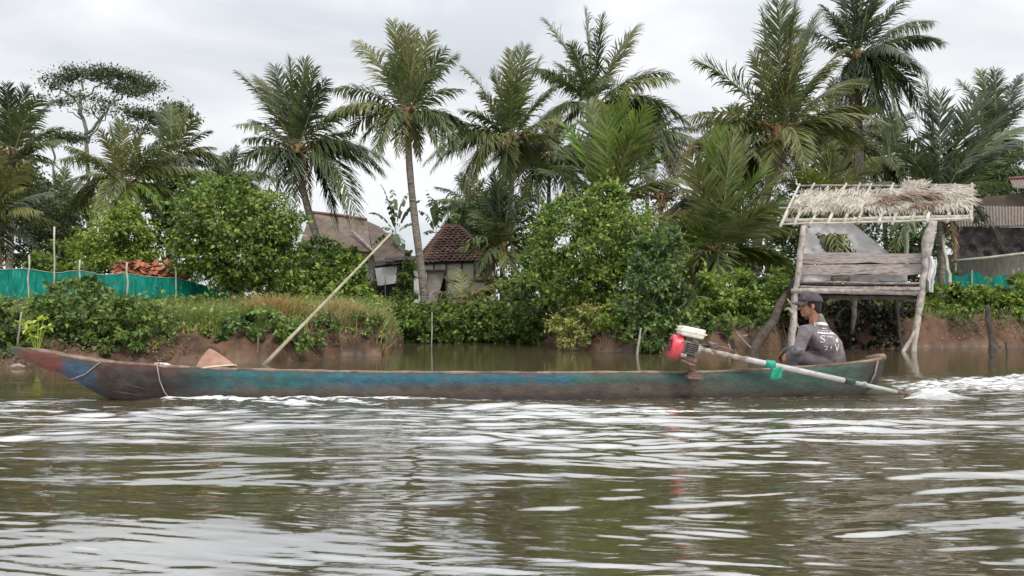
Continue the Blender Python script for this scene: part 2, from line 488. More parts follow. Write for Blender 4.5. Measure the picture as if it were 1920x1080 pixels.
def foam_mask(X, Y):
    yc = boat_yc(X); yn = yc - .33
    d = yn - Y
    f = np.zeros_like(X)
    along = sst(-4.0, -3.5, X) * sst(4.6, 3.6, X)
    k = .70 + .30 * sst(0.8, -2.0, X)
    f = np.maximum(f, along * k * .90 * np.exp(-(np.maximum(d - .05, 0) / (.05 + .06 * sst(1, -3, X))) ** 2) * sst(-.4, -.2, d))
    # thin lines of flecks running parallel to the canoe
    for off, wd, a, xa, xb in ((1.02, .22, .78, -1.0, 4.4), (1.35, .18, .70, 3.0, 6), (.55, .2, .58, -5, 4), (1.6, .3, .52, -7, 0), (.25, .22, .62, -3, 5)):
        f = np.maximum(f, a * np.exp(-((d - off - .25 * (fbm(X * .5, X * 0 + off, 2) - .5)) / wd) ** 2) * sst(xa, xa + 1.5, X) * sst(xb + 1, xb - .5, X))
    bx = sst(4.1, 4.9, X)
    spread = .55 + .30 * np.maximum(X - 4.2, 0)
    f = np.maximum(f, bx * .74 * np.exp(-(np.abs(Y - 9.75 - .16 * (X - 4.2)) / spread) ** 3))
    # flecks and froth scattered through the churned strip on our side
    f = np.maximum(f, np.exp(-((X - 4.7) / .45) ** 2 - ((Y - 8.85) / .3) ** 2) * .9)
    f = np.maximum(f, .43 * sst(5.3, 6.2, Y) * sst(8.6, 8.2, Y) * (.75 + .5 * fbm(X * .6 + 20, Y * 1.5, 3)))
    # pale disturbed water ahead of the bow at the left
    f = np.maximum(f, sst(-3.0, -5.0, X) * .60 * np.exp(-((Y - 8.15) / .5) ** 2))
    return f
def build_water():
    us = np.concatenate([-np.geomspace(40, .84, 26), np.linspace(-.82, .82, 900), np.geomspace(.84, 40, 26)])
    ys = [-60, -20, -6, -1, .5, 1.3]
    while ys[-1] < 34: ys.append(ys[-1] + max(.009, .0030 * ys[-1]))
    ys = np.array(ys)
    U, Y = np.meshgrid(us, ys, indexing='ij')
    X = U * (np.maximum(Y, 1.3) + .5)
    H = water_h(X, Y)
    H = H * (np.abs(U) < .83)
    n, m = U.shape
    V = np.stack([X, Y, H], -1).reshape(-1, 3)
    I = np.arange(n * m).reshape(n, m)
    Q = np.stack([I[:-1, :-1], I[1:, :-1], I[1:, 1:], I[:-1, 1:]], -1).reshape(-1, 4)
    mt = bpy.data.materials.new('river_water'); mt.use_nodes = True
    t, b, o = out_bsdf(mt)
    b.inputs['Roughness'].default_value = .04
    b.inputs['IOR'].default_value = 3.2
    b.inputs['Specular IOR Level'].default_value = .95
    g = nn(t, 'ShaderNodeNewGeometry')
    def noise(sx, sy, scale, det, rgh=.5):
        mpp = nn(t, 'ShaderNodeMapping'); mpp.inputs['Scale'].default_value = (sx, sy, 1)
        t.links.new(g.outputs['Position'], mpp.inputs[0])
        q = nn(t, 'ShaderNodeTexNoise'); q.inputs['Scale'].default_value = scale; q.inputs['Detail'].default_value = det
        q.inputs['Roughness'].default_value = rgh
        t.links.new(mpp.outputs[0], q.inputs['Vector'])
        return q.outputs['Fac']
    rip = noise(1.0, 4.5, 3.2, 3)
    bu = nn(t, 'ShaderNodeBump'); bu.inputs['Strength'].default_value = .42; bu.inputs['Distance'].default_value = .03
    t.links.new(rip, bu.inputs['Height'])
    ch = nn(t, 'ShaderNodeAttribute', attribute_name='chop'); t.links.new(ch.outputs['Fac'], bu.inputs['Strength'])
    t.links.new(bu.outputs[0], b.inputs['Normal'])
    mud = nn(t, 'ShaderNodeValToRGB')
    mud.color_ramp.elements[0].color = (.050, .041, .021, 1); mud.color_ramp.elements[1].color = (.074, .059, .033, 1)
    t.links.new(noise(1, 1, .5, 3), mud.inputs[0])
    # foam: flecks broken up by fine noise where the canoe has churned the water
    at = nn(t, 'ShaderNodeAttribute', attribute_name='foam')
    fl = noise(3.0, 8.0, 3.0, 6, .62)
    s1 = nn(t, 'ShaderNodeMath', operation='ADD'); t.links.new(at.outputs['Fac'], s1.inputs[0]); t.links.new(fl, s1.inputs[1])
    mr = nn(t, 'ShaderNodeMapRange'); mr.inputs['From Min'].default_value = 1.16; mr.inputs['From Max'].default_value = 1.36
    t.links.new(s1.outputs[0], mr.inputs['Value'])
    mm = nn(t, 'ShaderNodeMix', data_type='RGBA'); mm.inputs[7].default_value = (.60, .58, .56, 1)
    t.links.new(mr.outputs[0], mm.inputs[0]); t.links.new(mud.outputs[0], mm.inputs[6])
    t.links.new(mm.outputs[2], b.inputs['Base Color'])
    rr = nn(t, 'ShaderNodeMapRange'); rr.inputs['To Min'].default_value = .04; rr.inputs['To Max'].default_value = .7
    t.links.new(mr.outputs[0], rr.inputs['Value']); t.links.new(rr.outputs[0], b.inputs['Roughness'])
    ob = np_obj('water', V, Q, mt, smooth=True)
    a = ob.data.attributes.new('foam', 'FLOAT', 'POINT')
    a.data.foreach_set('value', foam_mask(X, Y).astype(np.float32).ravel())
    a = ob.data.attributes.new('chop', 'FLOAT', 'POINT')
    cp = .05 + .10 * sst(.45, .62, fbm(X * .5 + 3, Y * 1.1, 3)) + .30 * sst(5.0, 6.6, Y) * sst(9.2, 8.6, Y)
    cp = np.where(Y > 9.2, .05 + .10 * sst(10.5, 9.2, Y) + .3 * sst(4.0, 5, X) * sst(13, 11, Y), cp)
    a.data.foreach_set('value', cp.astype(np.float32).ravel())
    tag(ob, kind='structure')
build_water()

# ------------------------------------------------------------------ leaves
def unit(v): return v / np.maximum(np.linalg.norm(v, axis=-1, keepdims=True), 1e-6)
def leaf_quads(C, OUT, size, wid=.30, droop=.15, updir=.7):
    n = len(C)
    ax = unit(OUT * .7 + rng.normal(size=(n, 3)) * .65 + np.array([0, 0, -.15]))
    nr = unit(np.array([0, 0, 1.0]) * updir + OUT * .55 + rng.normal(size=(n, 3)) * .5)
    sd = unit(np.cross(ax, nr)); nr = np.cross(sd, ax)
    l = (size * (.6 + .8 * rng.random(n)))[:, None]
    b = C
    mid = C + ax * l * .45 + nr * l * .06
    tip = C + ax * l - nr * l * droop
    V = np.stack([b, mid + sd * l * wid, tip, mid - sd * l * wid], 1).reshape(-1, 3)
    Q = np.arange(4 * n).reshape(n, 4)
    return V, Q
def crown_points(blobs, n, clump=.32, shell=.62, flat=.75):
    """leaf centres gathered in clumps over a set of ellipsoids [(centre, radii)]"""
    wts = np.array([r[0] * r[2] + r[0] * r[1] + r[1] * r[2] for _, r in blobs]); wts = wts / wts.sum()
    C = []; O = []; K = []
    for (c, r), wt in zip(blobs, wts):
        c = np.array(c); r = np.array(r)
        nl = int(n * wt)
        nc = int(np.clip(nl / 55, 6, 120))
        d = unit(rng.normal(size=(nc, 3)))
        rad = shell + (1.06 - shell) * rng.random(nc) ** .7
        cc = c + d * r * rad[:, None]
        cr_ = clump * r.min() * (.55 + .9 * rng.random(nc))
        ks = rng.integers(0, nc, nl)
        dd = unit(rng.normal(size=(nl, 3))) * (.35 + .65 * rng.random((nl, 1)))
        dd[:, 2] *= flat
        C.append(cc[ks] + dd * cr_[ks][:, None])
        O.append(unit(d[ks] * .6 + dd * .8)); K += [Vector(x) for x in cc]
    return np.concatenate(C), np.concatenate(O), K
def leafy(name, label, cat, base, blobs, n, size, mat, trunk='bark', tr=.05, nlimb=7, group=None, clump=.27, shell=.62, wid=.30, trunk_name='stem', extra=None, updir=.7, stray=.05):
    """a shrub or tree: blobs = [(px, py, Y, rx_px, ry_px, depth_m)]"""
    bx, by, bY = base
    b0 = P(bx, by, bY)
    gz = float(ground_z(b0.x, b0.y)); b0.z = min(max(gz, -.1), b0.z) if by is None else gz - .05
    root = thing(name, label, cat, b0, group)
    bl = []
    for px, py, Y, rx, ry, dm in blobs:
        c = P(px, py, Y); bl.append((c, (rx / F * Y, dm, ry / F * Y)))
    C, O, K = crown_points(bl, n, clump, shell)
    ns_ = int(len(C) * stray)
    if ns_:
        j = rng.integers(0, len(C), ns_); C[j] += O[j] * (np.array([r[1] for _, r in bl]).mean() * .5 * rng.random((ns_, 1)))
    V, Q = leaf_quads(C, O, size, wid, updir=updir)
    cw = np_obj('foliage' if trunk_name == 'stem' else 'crown', V, Q, mat, root)
    if extra:
        em, en = extra
        j = rng.integers(0, len(C), en)
        V, Q = leaf_quads(C[j] + O[j] * .05, O[j], size * 1.2, wid * 1.05)
        np_obj('foliage', V, Q, em, cw)
    if trunk:
        mb = MB()
        ks = random.sample(K, min(nlimb, len(K)))
        cen = Vector((0, 0, 0))
        for c, r in bl: cen += c
        cen /= len(bl)
        fork = b0.lerp(cen, .35)
        mb.tube(wobble_path(b0, fork, 4, tr * .6), [tr, tr * .95, tr * .9, tr * .8, tr * .7], 7)
        for k in ks:
            p = wobble_path(fork + Vector((random.uniform(-1, 1), random.uniform(-1, 1), random.uniform(-.5, .5))) * tr * .3, k, 5, tr * 1.2)
            mb.tube(p, [tr * .6 * (1 - .8 * q / 5) for q in range(6)], 5)
            for _ in range(2):          # twigs poking out of the leaves
                o_ = (k - cen).normalized() * random.uniform(.15, .45) + Vector((random.uniform(-.2, .2), random.uniform(-.2, .1), random.uniform(.0, .35)))
                mb.tube([k, k + o_ * .6 + Vector((0, 0, .03)), k + o_], [.010, .007, .004], 4)
        mb.build(trunk_name, trunk, root, True)
    return root

# ------------------------------------------------------------------ palms
def frond_mesh(P0, P1, P2, wid=.045, lm=None, dens=14.0, droop=.55, wind=(.18, 0, 0), roll=0.0, split=1.0, start=.14):
    P0, P1, P2 = (np.array(p, float) for p in (P0, P1, P2))
    L = np.linalg.norm(P1 - P0) * .5 + np.linalg.norm(P2 - P1) * .5 + .5 * np.linalg.norm(P2 - P0)
    L *= .75
    def bez(s): s = s[:, None]; return P0 * (1 - s) ** 2 + 2 * P1 * s * (1 - s) + P2 * s * s
    def tan(s): s = s[:, None]; return unit((P1 - P0) * (1 - s) * 2 + (P2 - P1) * 2 * s)
    lm = lm or min(1.25, .325 * L)
    n = max(16, int(L * dens))
    Vs = []; Qs = []; base = 0
    for sg in (-1, 1):
        s = np.linspace(start, .995, n) + rng.normal(size=n) * .25 / n
        s = np.clip(s, start, 1)
        p = bez(s); T = tan(s)
        up = np.tile(np.array([0, 0, 1.0]), (n, 1))
        h = np.array([P2[0] - P0[0], P2[1] - P0[1], 0.0]); hn = np.linalg.norm(h)
        h = h / hn if hn > .05 else np.array([0, 1.0, 0])
        up = up - h * .35
        sd = unit(np.cross(T, up)); N = np.cross(sd, T)
        a = roll
        sd, N = sd * math.cos(a) + N * math.sin(a), N * math.cos(a) - sd * math.sin(a)
        prof = np.sin(PI * np.clip(.16 + .80 * s, 0, 1)) ** .55
        l = lm * prof * (.85 + .3 * rng.random(n))
        hz = (1 - np.abs(T[:, 2:3])) ; d = unit(sd * sg * (.66 + .14 * rng.normal(size=(n, 1))) + T * (.42 + .70 * s[:, None] ** 1.5 + .14 * rng.normal(size=(n, 1))) + N * (.10 + .16 * rng.normal(size=(n, 1))) + np.array([[wind[0] * .5, 0, -.30]]) * hz)
        g = np.array([wind[0], wind[1], -1.0]) * droop
        pts = [p]; dirs = [d]
        q = p; dd = d
        jit = (.6 + .8 * rng.random((n, 1)))
        for k in range(3):
            q = q + dd * (l / 3)[:, None]
            pts.append(q)
            dd = unit(dd + g * jit * (.40 + .28 * k) * (.35 + .9 * hz)); dirs.append(dd)
        wv = [unit(np.cross(dirs[k], N + sd * sg * .3)) for k in range(4)]
        ws = [.55, 1.0, .8, .12]
        ring = []
        for k in range(4):
            hw = (wid * .5 * ws[k]) * np.clip(prof[:, None] * 1.1, .4, 1)
            ring.append(pts[k] + wv[k] * hw); ring.append(pts[k] - wv[k] * hw)
        V = np.stack(ring, 1)
        idx = np.arange(n)[:, None] * 8 + base
        for k in range(3):
            Qs.append(idx + np.array([2 * k, 2 * k + 1, 2 * k + 3, 2 * k + 2])[None])
        Vs.append(V.reshape(-1, 3)); base += 8 * n
    # midrib
    s = np.linspace(0, 1, 12); c = bez(s); T = tan(s)
    r0 = .011 * L + .010
    rr = r0 * (1 - .88 * s)
    a = unit(np.cross(T, np.array([0.01, .02, 1.0]))); b_ = np.cross(a, T)
    R = np.stack([c + a * rr[:, None], c + (-a * .5 + b_ * .8) * rr[:, None], c + (-a * .5 - b_ * .8) * rr[:, None]], 1).reshape(-1, 3)
    ii = np.arange(11)[:, None] * 3 + base
    for j in range(3):
        Qs.append(ii + np.array([j, (j + 1) % 3, 3 + (j + 1) % 3, 3 + j])[None])
    Vs.append(R)
    nleaf = sum(len(q) for q in Qs[:-3])
    return np.concatenate(Vs), np.concatenate(Qs), nleaf

def add_frond(parent, P0, P1, P2, mat, **kw):
    V, Q, nl = frond_mesh(P0, P1, P2, **kw)
    o = np_obj('frond', V, Q, mat, parent)
    o.data.materials.append(MT['rachis'])
    mi = np.zeros(len(Q), np.int32); mi[nl:] = 1
    o.data.polygons.foreach_set('material_index', mi)
    return o

PALMS = 'coconut palms along the far bank'
def palm(label, heart, Y, tips, trunk=None, mats=('frond', 'frond_olive'), fill=8, fl=None, wid=.057, tr=.13, coco=0, dens=25, droop=1.0, wind=.18, seed=0, lm=None, dead=2, heart_r=.2, name='palm_tree', cat='palm tree', group=PALMS, arch=1.0, start=.14):
    random.seed(seed + 100)
    H = P(heart[0], heart[1], Y)
    if trunk is None: trunk = [(heart[0] + random.uniform(-15, 15), None)]
    bx = trunk[-1][0]
    bX = (bx - 960) / F * Y
    gz = float(ground_z(bX, Y))
    base = Vector((bX, Y, gz - .1))
    root = thing(name, label, cat, base, group)
    # trunk
    pts = [H + Vector((0, 0, .05))]
    for tx, ty in trunk[:-1]: pts.append(P(tx, ty, Y))
    pts.append(base)
    path = []
    for k in range(len(pts) - 1):
        m = max(2, int((pts[k] - pts[k + 1]).length / .35))
        for j in range(m): path.append(pts[k].lerp(pts[k + 1], j / m))
    path.append(base)
    # smooth the bends
    for _ in range(6):
        path = [path[0]] + [(path[k - 1] + path[k] * 2 + path[k + 1]) / 4 for k in range(1, len(path) - 1)] + [path[-1]]
    n = len(path)
    rr = [tr * (.72 + .28 * (k / (n - 1)) + .45 * max(0, (k / (n - 1) - .88) / .12) ** 2) * random.uniform(.95, 1.05) for k in range(n)]
    MB().tube(path, rr, 10).build('trunk', 'palm_trunk', root, True)
    # crown heart: leaf bases and fibre
    mb = MB()
    mb.ell(H + Vector((0, 0, .05)), heart_r, heart_r, heart_r * 1.7)
    for k in range(9):
        a = 2 * PI * k / 9 + random.random()
        mb.tube([H, H + Vector((math.cos(a) * heart_r * 1.1, math.sin(a) * heart_r * 1.1, heart_r * 1.0)), H + Vector((math.cos(a) * heart_r * 2.4, math.sin(a) * heart_r * 2.4, heart_r * 1.5))], [.07, .05, .03], 5)
    cw = mb.build('crown', 'heart', root, True)
    Ls = []
    def one(T, m, w_=None, ar=1.0):
        ch = T - H; L = ch.length; Ls.append(L)
        e = ch.z / L
        lift = (.10 + .26 * (1 - max(-1, min(1, e)))) * L * ar * arch
        mid = H.lerp(T, .5)
        out = Vector((ch.x, ch.y, 0))
        P1 = mid + Vector((0, 0, lift)) + out * (-.10 + .10 * (1 - e))
        add_frond(cw, H + (P1 - H).normalized() * .1, P1, T, m, wid=(w_ or wid), dens=dens, droop=droop * random.uniform(.7, 1.3), wind=(wind, 0, 0), roll=random.uniform(-.5, .5), lm=lm, start=start)
    for k, tp in enumerate(tips):
        px, py = tp[0], tp[1]
        dy = tp[2] if len(tp) > 2 and tp[2] is not None else random.uniform(-1.3, 1.3)
        m = tp[3] if len(tp) > 3 else random.choice(mats)
        T = P(px, py, Y + dy)
        one(T, m)
        if len(tips) > 8 and random.random() < (.85 if py > heart[1] - 25 else .12):
            one(P(px + random.uniform(-22, 22), py + random.uniform(-14, 20), Y + dy + random.uniform(-1.6, 1.6)), random.choice(mats))
    ml = fl or (sum(Ls) / len(Ls) if Ls else 2.5)
    for k in range(fill):
        a = PI * (k / max(fill, 1)) * 2 + random.uniform(-.3, .3)
        e = random.choice((.9, .5, .2, -.2, -.5)) + random.uniform(-.15, .15)
        d = Vector((math.cos(a) * .7, math.sin(a), 0)).normalized() * math.cos(e) + Vector((0, 0, math.sin(e)))
        one(H + d * ml * random.uniform(.8, 1.0), random.choice(mats))
    for k in range(dead):
        a = random.uniform(0, 2 * PI)
        one(H + Vector((math.cos(a) * .5, math.sin(a) * .5, -ml * .6)), 'frond_dry')
    if coco:
        for k in range(coco):
            a = random.uniform(0, 2 * PI)
            r = heart_r * random.uniform(.9, 1.7)
            MB().ell(H + Vector((math.cos(a) * r, math.sin(a) * r - .05, random.uniform(-.35, .1))), .10, .10, .13, None, 8, 6).build('coconut', 'coco', root, True)
    random.seed(seed + 999)
    return root
# ------------------------------------------------------------------ green net fence at the left
def net_fence():
    tops = [(-140, 512, 22.0), (-60, 508, 22.0), (0, 506, 22.0), (55, 503, 22.0), (100, 512, 22.1), (150, 506, 22.2), (195, 516, 22.4), (238, 512, 22.6), (285, 519, 23.2), (330, 521, 23.8), (372, 532, 24.8), (412, 545, 26.0), (450, 548, 27)]
    n = 150
    ks = np.linspace(0, len(tops) - 1, n)
    tx, ty, tY = (np.interp(ks, range(len(tops)), [t[i] for t in tops]) for i in range(3))
    top = [P(tx[i], ty[i], tY[i]) for i in range(n)]
    gz = [float(ground_z(p.x, p.y)) - .02 for p in top]
    b = Vector((top[60].x, top[60].y, gz[60]))
    root = thing('net_fence', 'green nylon net fence sagging between thin poles at left', 'fence', b)
    V = []; Fc = []
    m = 14
    for i in range(n):
        for j in range(m):
            s = j / (m - 1)
            p = top[i].lerp(Vector((top[i].x, top[i].y, gz[i])), s)
            p.y += .10 * (float(vnoise(i * .22, j * .3)) - .5) + .05 * math.sin(i * .7 + j * .5) * s
            if j == 0: p.z += .03 * (float(vnoise(i * .5, 2)) - .5)
            V.append(p)
    for i in range(n - 1):
        for j in range(m - 1):
            a = i * m + j
            Fc.append((a, a + m, a + m + 1, a + 1))
    bm_obj('net', V, Fc, 'net', root, True)
    MB().tube([Vector((V[i * m].x, V[i * m].y - .015, V[i * m].z)) for i in range(0, n, 3)], .008, 5).build('top_cord', 'bamboo_pale', root)
    for px, py, Y, r in ((55, 480, 21.95, .022), (102, 425, 22.0, .022), (150, 487, 22.1, .022), (238, 492, 22.5, .026), (330, 505, 23.7, .022), (-70, 480, 21.9, .022), (412, 530, 25.9, .024)):
        t = P(px, py, Y - .06)
        g = float(ground_z(t.x, t.y)) - .15
        MB().tube(wobble_path((t.x + random.uniform(-.04, .04), t.y, g), t, 5, .02), [r] * 6, 7).build('post', 'bamboo_pale', root, True)
net_fence()
def net_right():
    n, m = 60, 8
    V = []; Fc = []
    for i in range(n):
        px = 1735 + 170 * i / (n - 1)
        Y = 26.6
        t = P(px, 514 + 5 * math.sin(i * .35) + (6 if i > 42 else 0), Y)
        g = float(ground_z(t.x, Y)) - .02
        for j in range(m):
            p = t.lerp(Vector((t.x, Y, g)), j / (m - 1)); p.y += .12 * (float(vnoise(i * .3, j * .4)) - .5)
            V.append(p)
    for i in range(n - 1):
        for j in range(m - 1):
            a = i * m + j
            Fc.append((a, a + m, a + m + 1, a + 1))
    c = V[n // 2 * m]
    root = thing('net_fence', 'short piece of green net behind the leaves, right of the hut', 'fence', (c.x, c.y, 1.2))
    bm_obj('net', V, Fc, 'net', root, True)
    for px in (1740, 1822, 1900):
        t = P(px, 506, 26.55); MB().tube([(t.x, t.y, 1.0), t], .025, 6).build('post', 'bamboo_pale', root)
net_right()

# pile of broken red tiles behind the net
def tile_pile():
    Y = 24.7
    b = P(280, 540, Y); b.z = float(ground_z(b.x, Y))
    root = MB()
    random.seed(5)
    for k in range(420):
        px = random.uniform(212, 350)
        top = 490 + 12 * abs(random.gauss(0, .5)) + (6 if px > 320 else 0)
        p = P(px, random.uniform(top, 545), Y + random.uniform(-.25, .25))
        R = Matrix.Rotation(random.gauss(.5, .4), 3, 'X') @ Matrix.Rotation(random.uniform(-.5, .5), 3, 'Y') @ Matrix.Rotation(random.uniform(0, 3), 3, 'Z')
        root.box(p, .26, .18, .025, R)
    o = root.build('tile_pile', 'tile_red')
    tag(o, 'heap of red clay tiles behind the green net', 'tile pile', kind='stuff')
tile_pile()

def pole_thing(name, label, cat, pts, r, mat, group=None, n=8, stub=None):
    mb = MB()
    path = []
    for k in range(len(pts) - 1):
        path += wobble_path(pts[k], pts[k + 1], 4, r[0] * .35 if hasattr(r, '__len__') else r * .3)[:-1]
    path.append(Vector(pts[-1]))
    if hasattr(r, '__len__'):
        rr = [r[0] + (r[1] - r[0]) * k / (len(path) - 1) for k in range(len(path))]
    else: rr = [r] * len(path)
    rr = [q * random.uniform(.93, 1.07) for q in rr]
    mb.tube(path, rr, n)
    if stub:
        for a, b, q in stub: mb.tube([a, b], [q, q * .6], 5)
    o = mb.build(name, mat, None, True)
    return tag(o, label, cat, group)
pole_thing('bamboo_pole', 'long pale bamboo pole leaning diagonally out of the mud', 'pole', [P(489, 690, 14.9), P(735, 436, 15.6)], (.036, .018), 'bamboo')
pole_thing('mooring_stake', 'thick dark wet stake standing in the water at the right edge', 'stake', [P(1862, 690, 17.2), P(1858, 625, 17.3), P(1851, 572, 17.4)], (.075, .05), 'wood_dark', 'stakes in the river')
pole_thing('mooring_stake', 'thin short dark stake right of the thick one', 'stake', [P(1888, 680, 18.2), P(1887, 640, 18.2)], (.025, .02), 'wood_dark', 'stakes in the river')
pole_thing('mooring_stake', 'crooked pale stick rising from the water below the climber-covered tree', 'stake', [P(1193, 690, 18.0), P(1196, 650, 18.1), P(1202, 615, 18.3)], (.035, .02), 'bark_pale', 'stakes in the river')
pole_thing('mooring_stake', 'thin pale stick in the water before the bay hedge', 'stake', [P(809, 655, 22.5), P(810, 585, 22.6)], (.022, .016), 'bark_pale', 'stakes in the river')
pole_thing('mooring_stake', 'thin dark stick under the low vine clump by the pole', 'stake', [P(481, 690, 15.1), P(485, 630, 15.3)], (.025, .018), 'bark', 'stakes in the river')
pole_thing('stick', 'pale stick standing in the shrub at the left edge', 'stick', [P(33, 650, 14.3), P(40, 585, 14.4)], (.02, .014), 'bark_pale')
pole_thing('leaning_log', 'dark log leaning against the bank left of the hut', 'log', [P(1405, 668, 19.3), P(1452, 598, 20.6), P(1500, 505, 21.9)], (.13, .09), 'wood_dark', n=9)
pole_thing('prop_pole', 'pale thin prop leaning at the far house beside the palm trunk', 'pole', [P(1788, 548, 25.4), P(1776, 505, 25.6), P(1768, 440, 25.9)], (.075, .05), 'bamboo_pale')
for lab, a, b, r in (('thin garden stick before the dark opening of the white hut', (723, 575), (722, 518), .025), ('dead pale stem among the scrub under the bright tree', (1165, 600), (1167, 470), .035), ('dark dead stem beside the pale one under the bright tree', (1114, 600), (1116, 500), .045)):
    pole_thing('stick', lab, 'stick', [P(*a, 24.0 if a[0] > 900 else 32.5), P(*b, 24.1 if a[0] > 900 else 32.6)], (r, r * .7), 'bark_pale' if 'pale' in lab or 'garden' in lab else 'bark')
# driftwood twigs
def twig(label, pts, r):
    mb = MB()
    for q in pts: mb.tube([P(*x) for x in q], [r, r * .8, r * .5][:len(q)], 5)
    tag(mb.build('driftwood', 'bark_pale', None, True), label, 'driftwood', 'driftwood on the mud')
twig('forked pale driftwood on the mud below the straggly shrub', [((1042, 660, 20.6), (1056, 652, 20.7), (1070, 648, 20.8)), ((1056, 652, 20.7), (1066, 656, 20.7))], .03)
twig('bare twigs of driftwood sticking from the mud behind the engine', [((1410, 655, 19.4), (1388, 632, 19.6), (1380, 622, 19.7)), ((1388, 632, 19.6), (1402, 628, 19.6)), ((1372, 660, 19.3), (1366, 645, 19.4))], .022)
twig('small grey driftwood piece at the waterline left of the bow', [((22, 688, 13.7), (34, 684, 13.75), (46, 687, 13.7))], .035)

# ------------------------------------------------------------------ houses
def sheet(mb, a, b, c, d, nu=40, amp=.02, th=0):
    """a corrugated sheet between four corners (a-b along the corrugation count)"""
    a, b, c, d = map(Vector, (a, b, c, d))
    n = (b - a).cross(d - a).normalized()
    i0 = len(mb.v)
    for k in range(nu + 1):
        s = k / nu
        o = n * (amp if k % 2 else -amp)
        mb.v += [a.lerp(b, s) + o, d.lerp(c, s) + o]
    for k in range(nu):
        q = i0 + 2 * k
        mb.f.append((q, q + 2, q + 3, q + 1))
    return mb
def house_grey():
    Y = 40
    b = P(640, 560, Y); b.z = float(ground_z(b.x, Y))
    root = thing('grey_roofed_house', 'house with a big grey sheet roof behind the leaning palm', 'house', b)
    m = MB().quad_slab(P(583, 399, 42), P(560, 462, 40), P(697, 472, 38.5), P(688, 414, 42), .12)
    rf = m.build('roof', 'roof_grey', root)
    MB().quad_slab(P(688, 414, 42.2), P(699, 471, 38.6), P(772, 478, 40), P(712, 425, 43.5), .12).build('roof', 'roof_brown', root)
    MB().tube([P(583, 398, 42), P(640, 404, 42), P(688, 412, 42)], .09, 6).build('ridge_cap', 'trim_red', rf)
    MB().tube([P(660, 434, 39.9), P(680, 452, 39.1), P(699, 471, 38.4)], .07, 6).build('verge_board', 'wood_grey', rf)
    MB().tube([P(604, 442, 40.3), P(648, 446, 40.0)], .03, 5).build('batten', 'wood_grey', rf)
    wl = MB()
    wl.quad_slab(P(566, 440, 40.6), P(566, 575, 40.6), P(690, 575, 39.6), P(690, 466, 39.6), .2)
    wl.quad_slab(P(690, 466, 39.6), P(690, 575, 39.6), P(765, 575, 41), P(765, 470, 41), .2)
    wall = wl.build('wall', 'wall_white', root)
    MB().quad_slab(P(566, 478, 40.0), P(562, 496, 39.0), P(608, 498, 38.6), P(606, 480, 39.8), .08).build('awning', 'trim_red', root)
    MB().quad_slab(P(612, 490, 39.3), P(612, 575, 39.3), P(640, 575, 39.2), P(640, 490, 39.2), .06).build('door', 'wall_dark', wall)
house_grey()
def shed():
    Y = 33
    b = P(556, 565, Y); b.z = float(ground_z(b.x, Y))
    root = thing('shed', 'low dark shed in the shade right of the big leafy tree', 'shed', b)
    MB().quad_slab(P(512, 492, 34.5), P(506, 503, 32), P(606, 505, 31.6), P(600, 494, 34), .07).build('roof', 'iron', root)
    MB().quad_slab(P(518, 500, 32.6), P(518, 572, 32.6), P(598, 572, 32.2), P(598, 500, 32.2), .1).build('wall', 'wall_grey', root)
    for px in (526, 560, 594):
        MB().tube([P(px, 574, 32.2), P(px, 502, 32.2)], .05, 6).build('post', 'batten', root)
shed()
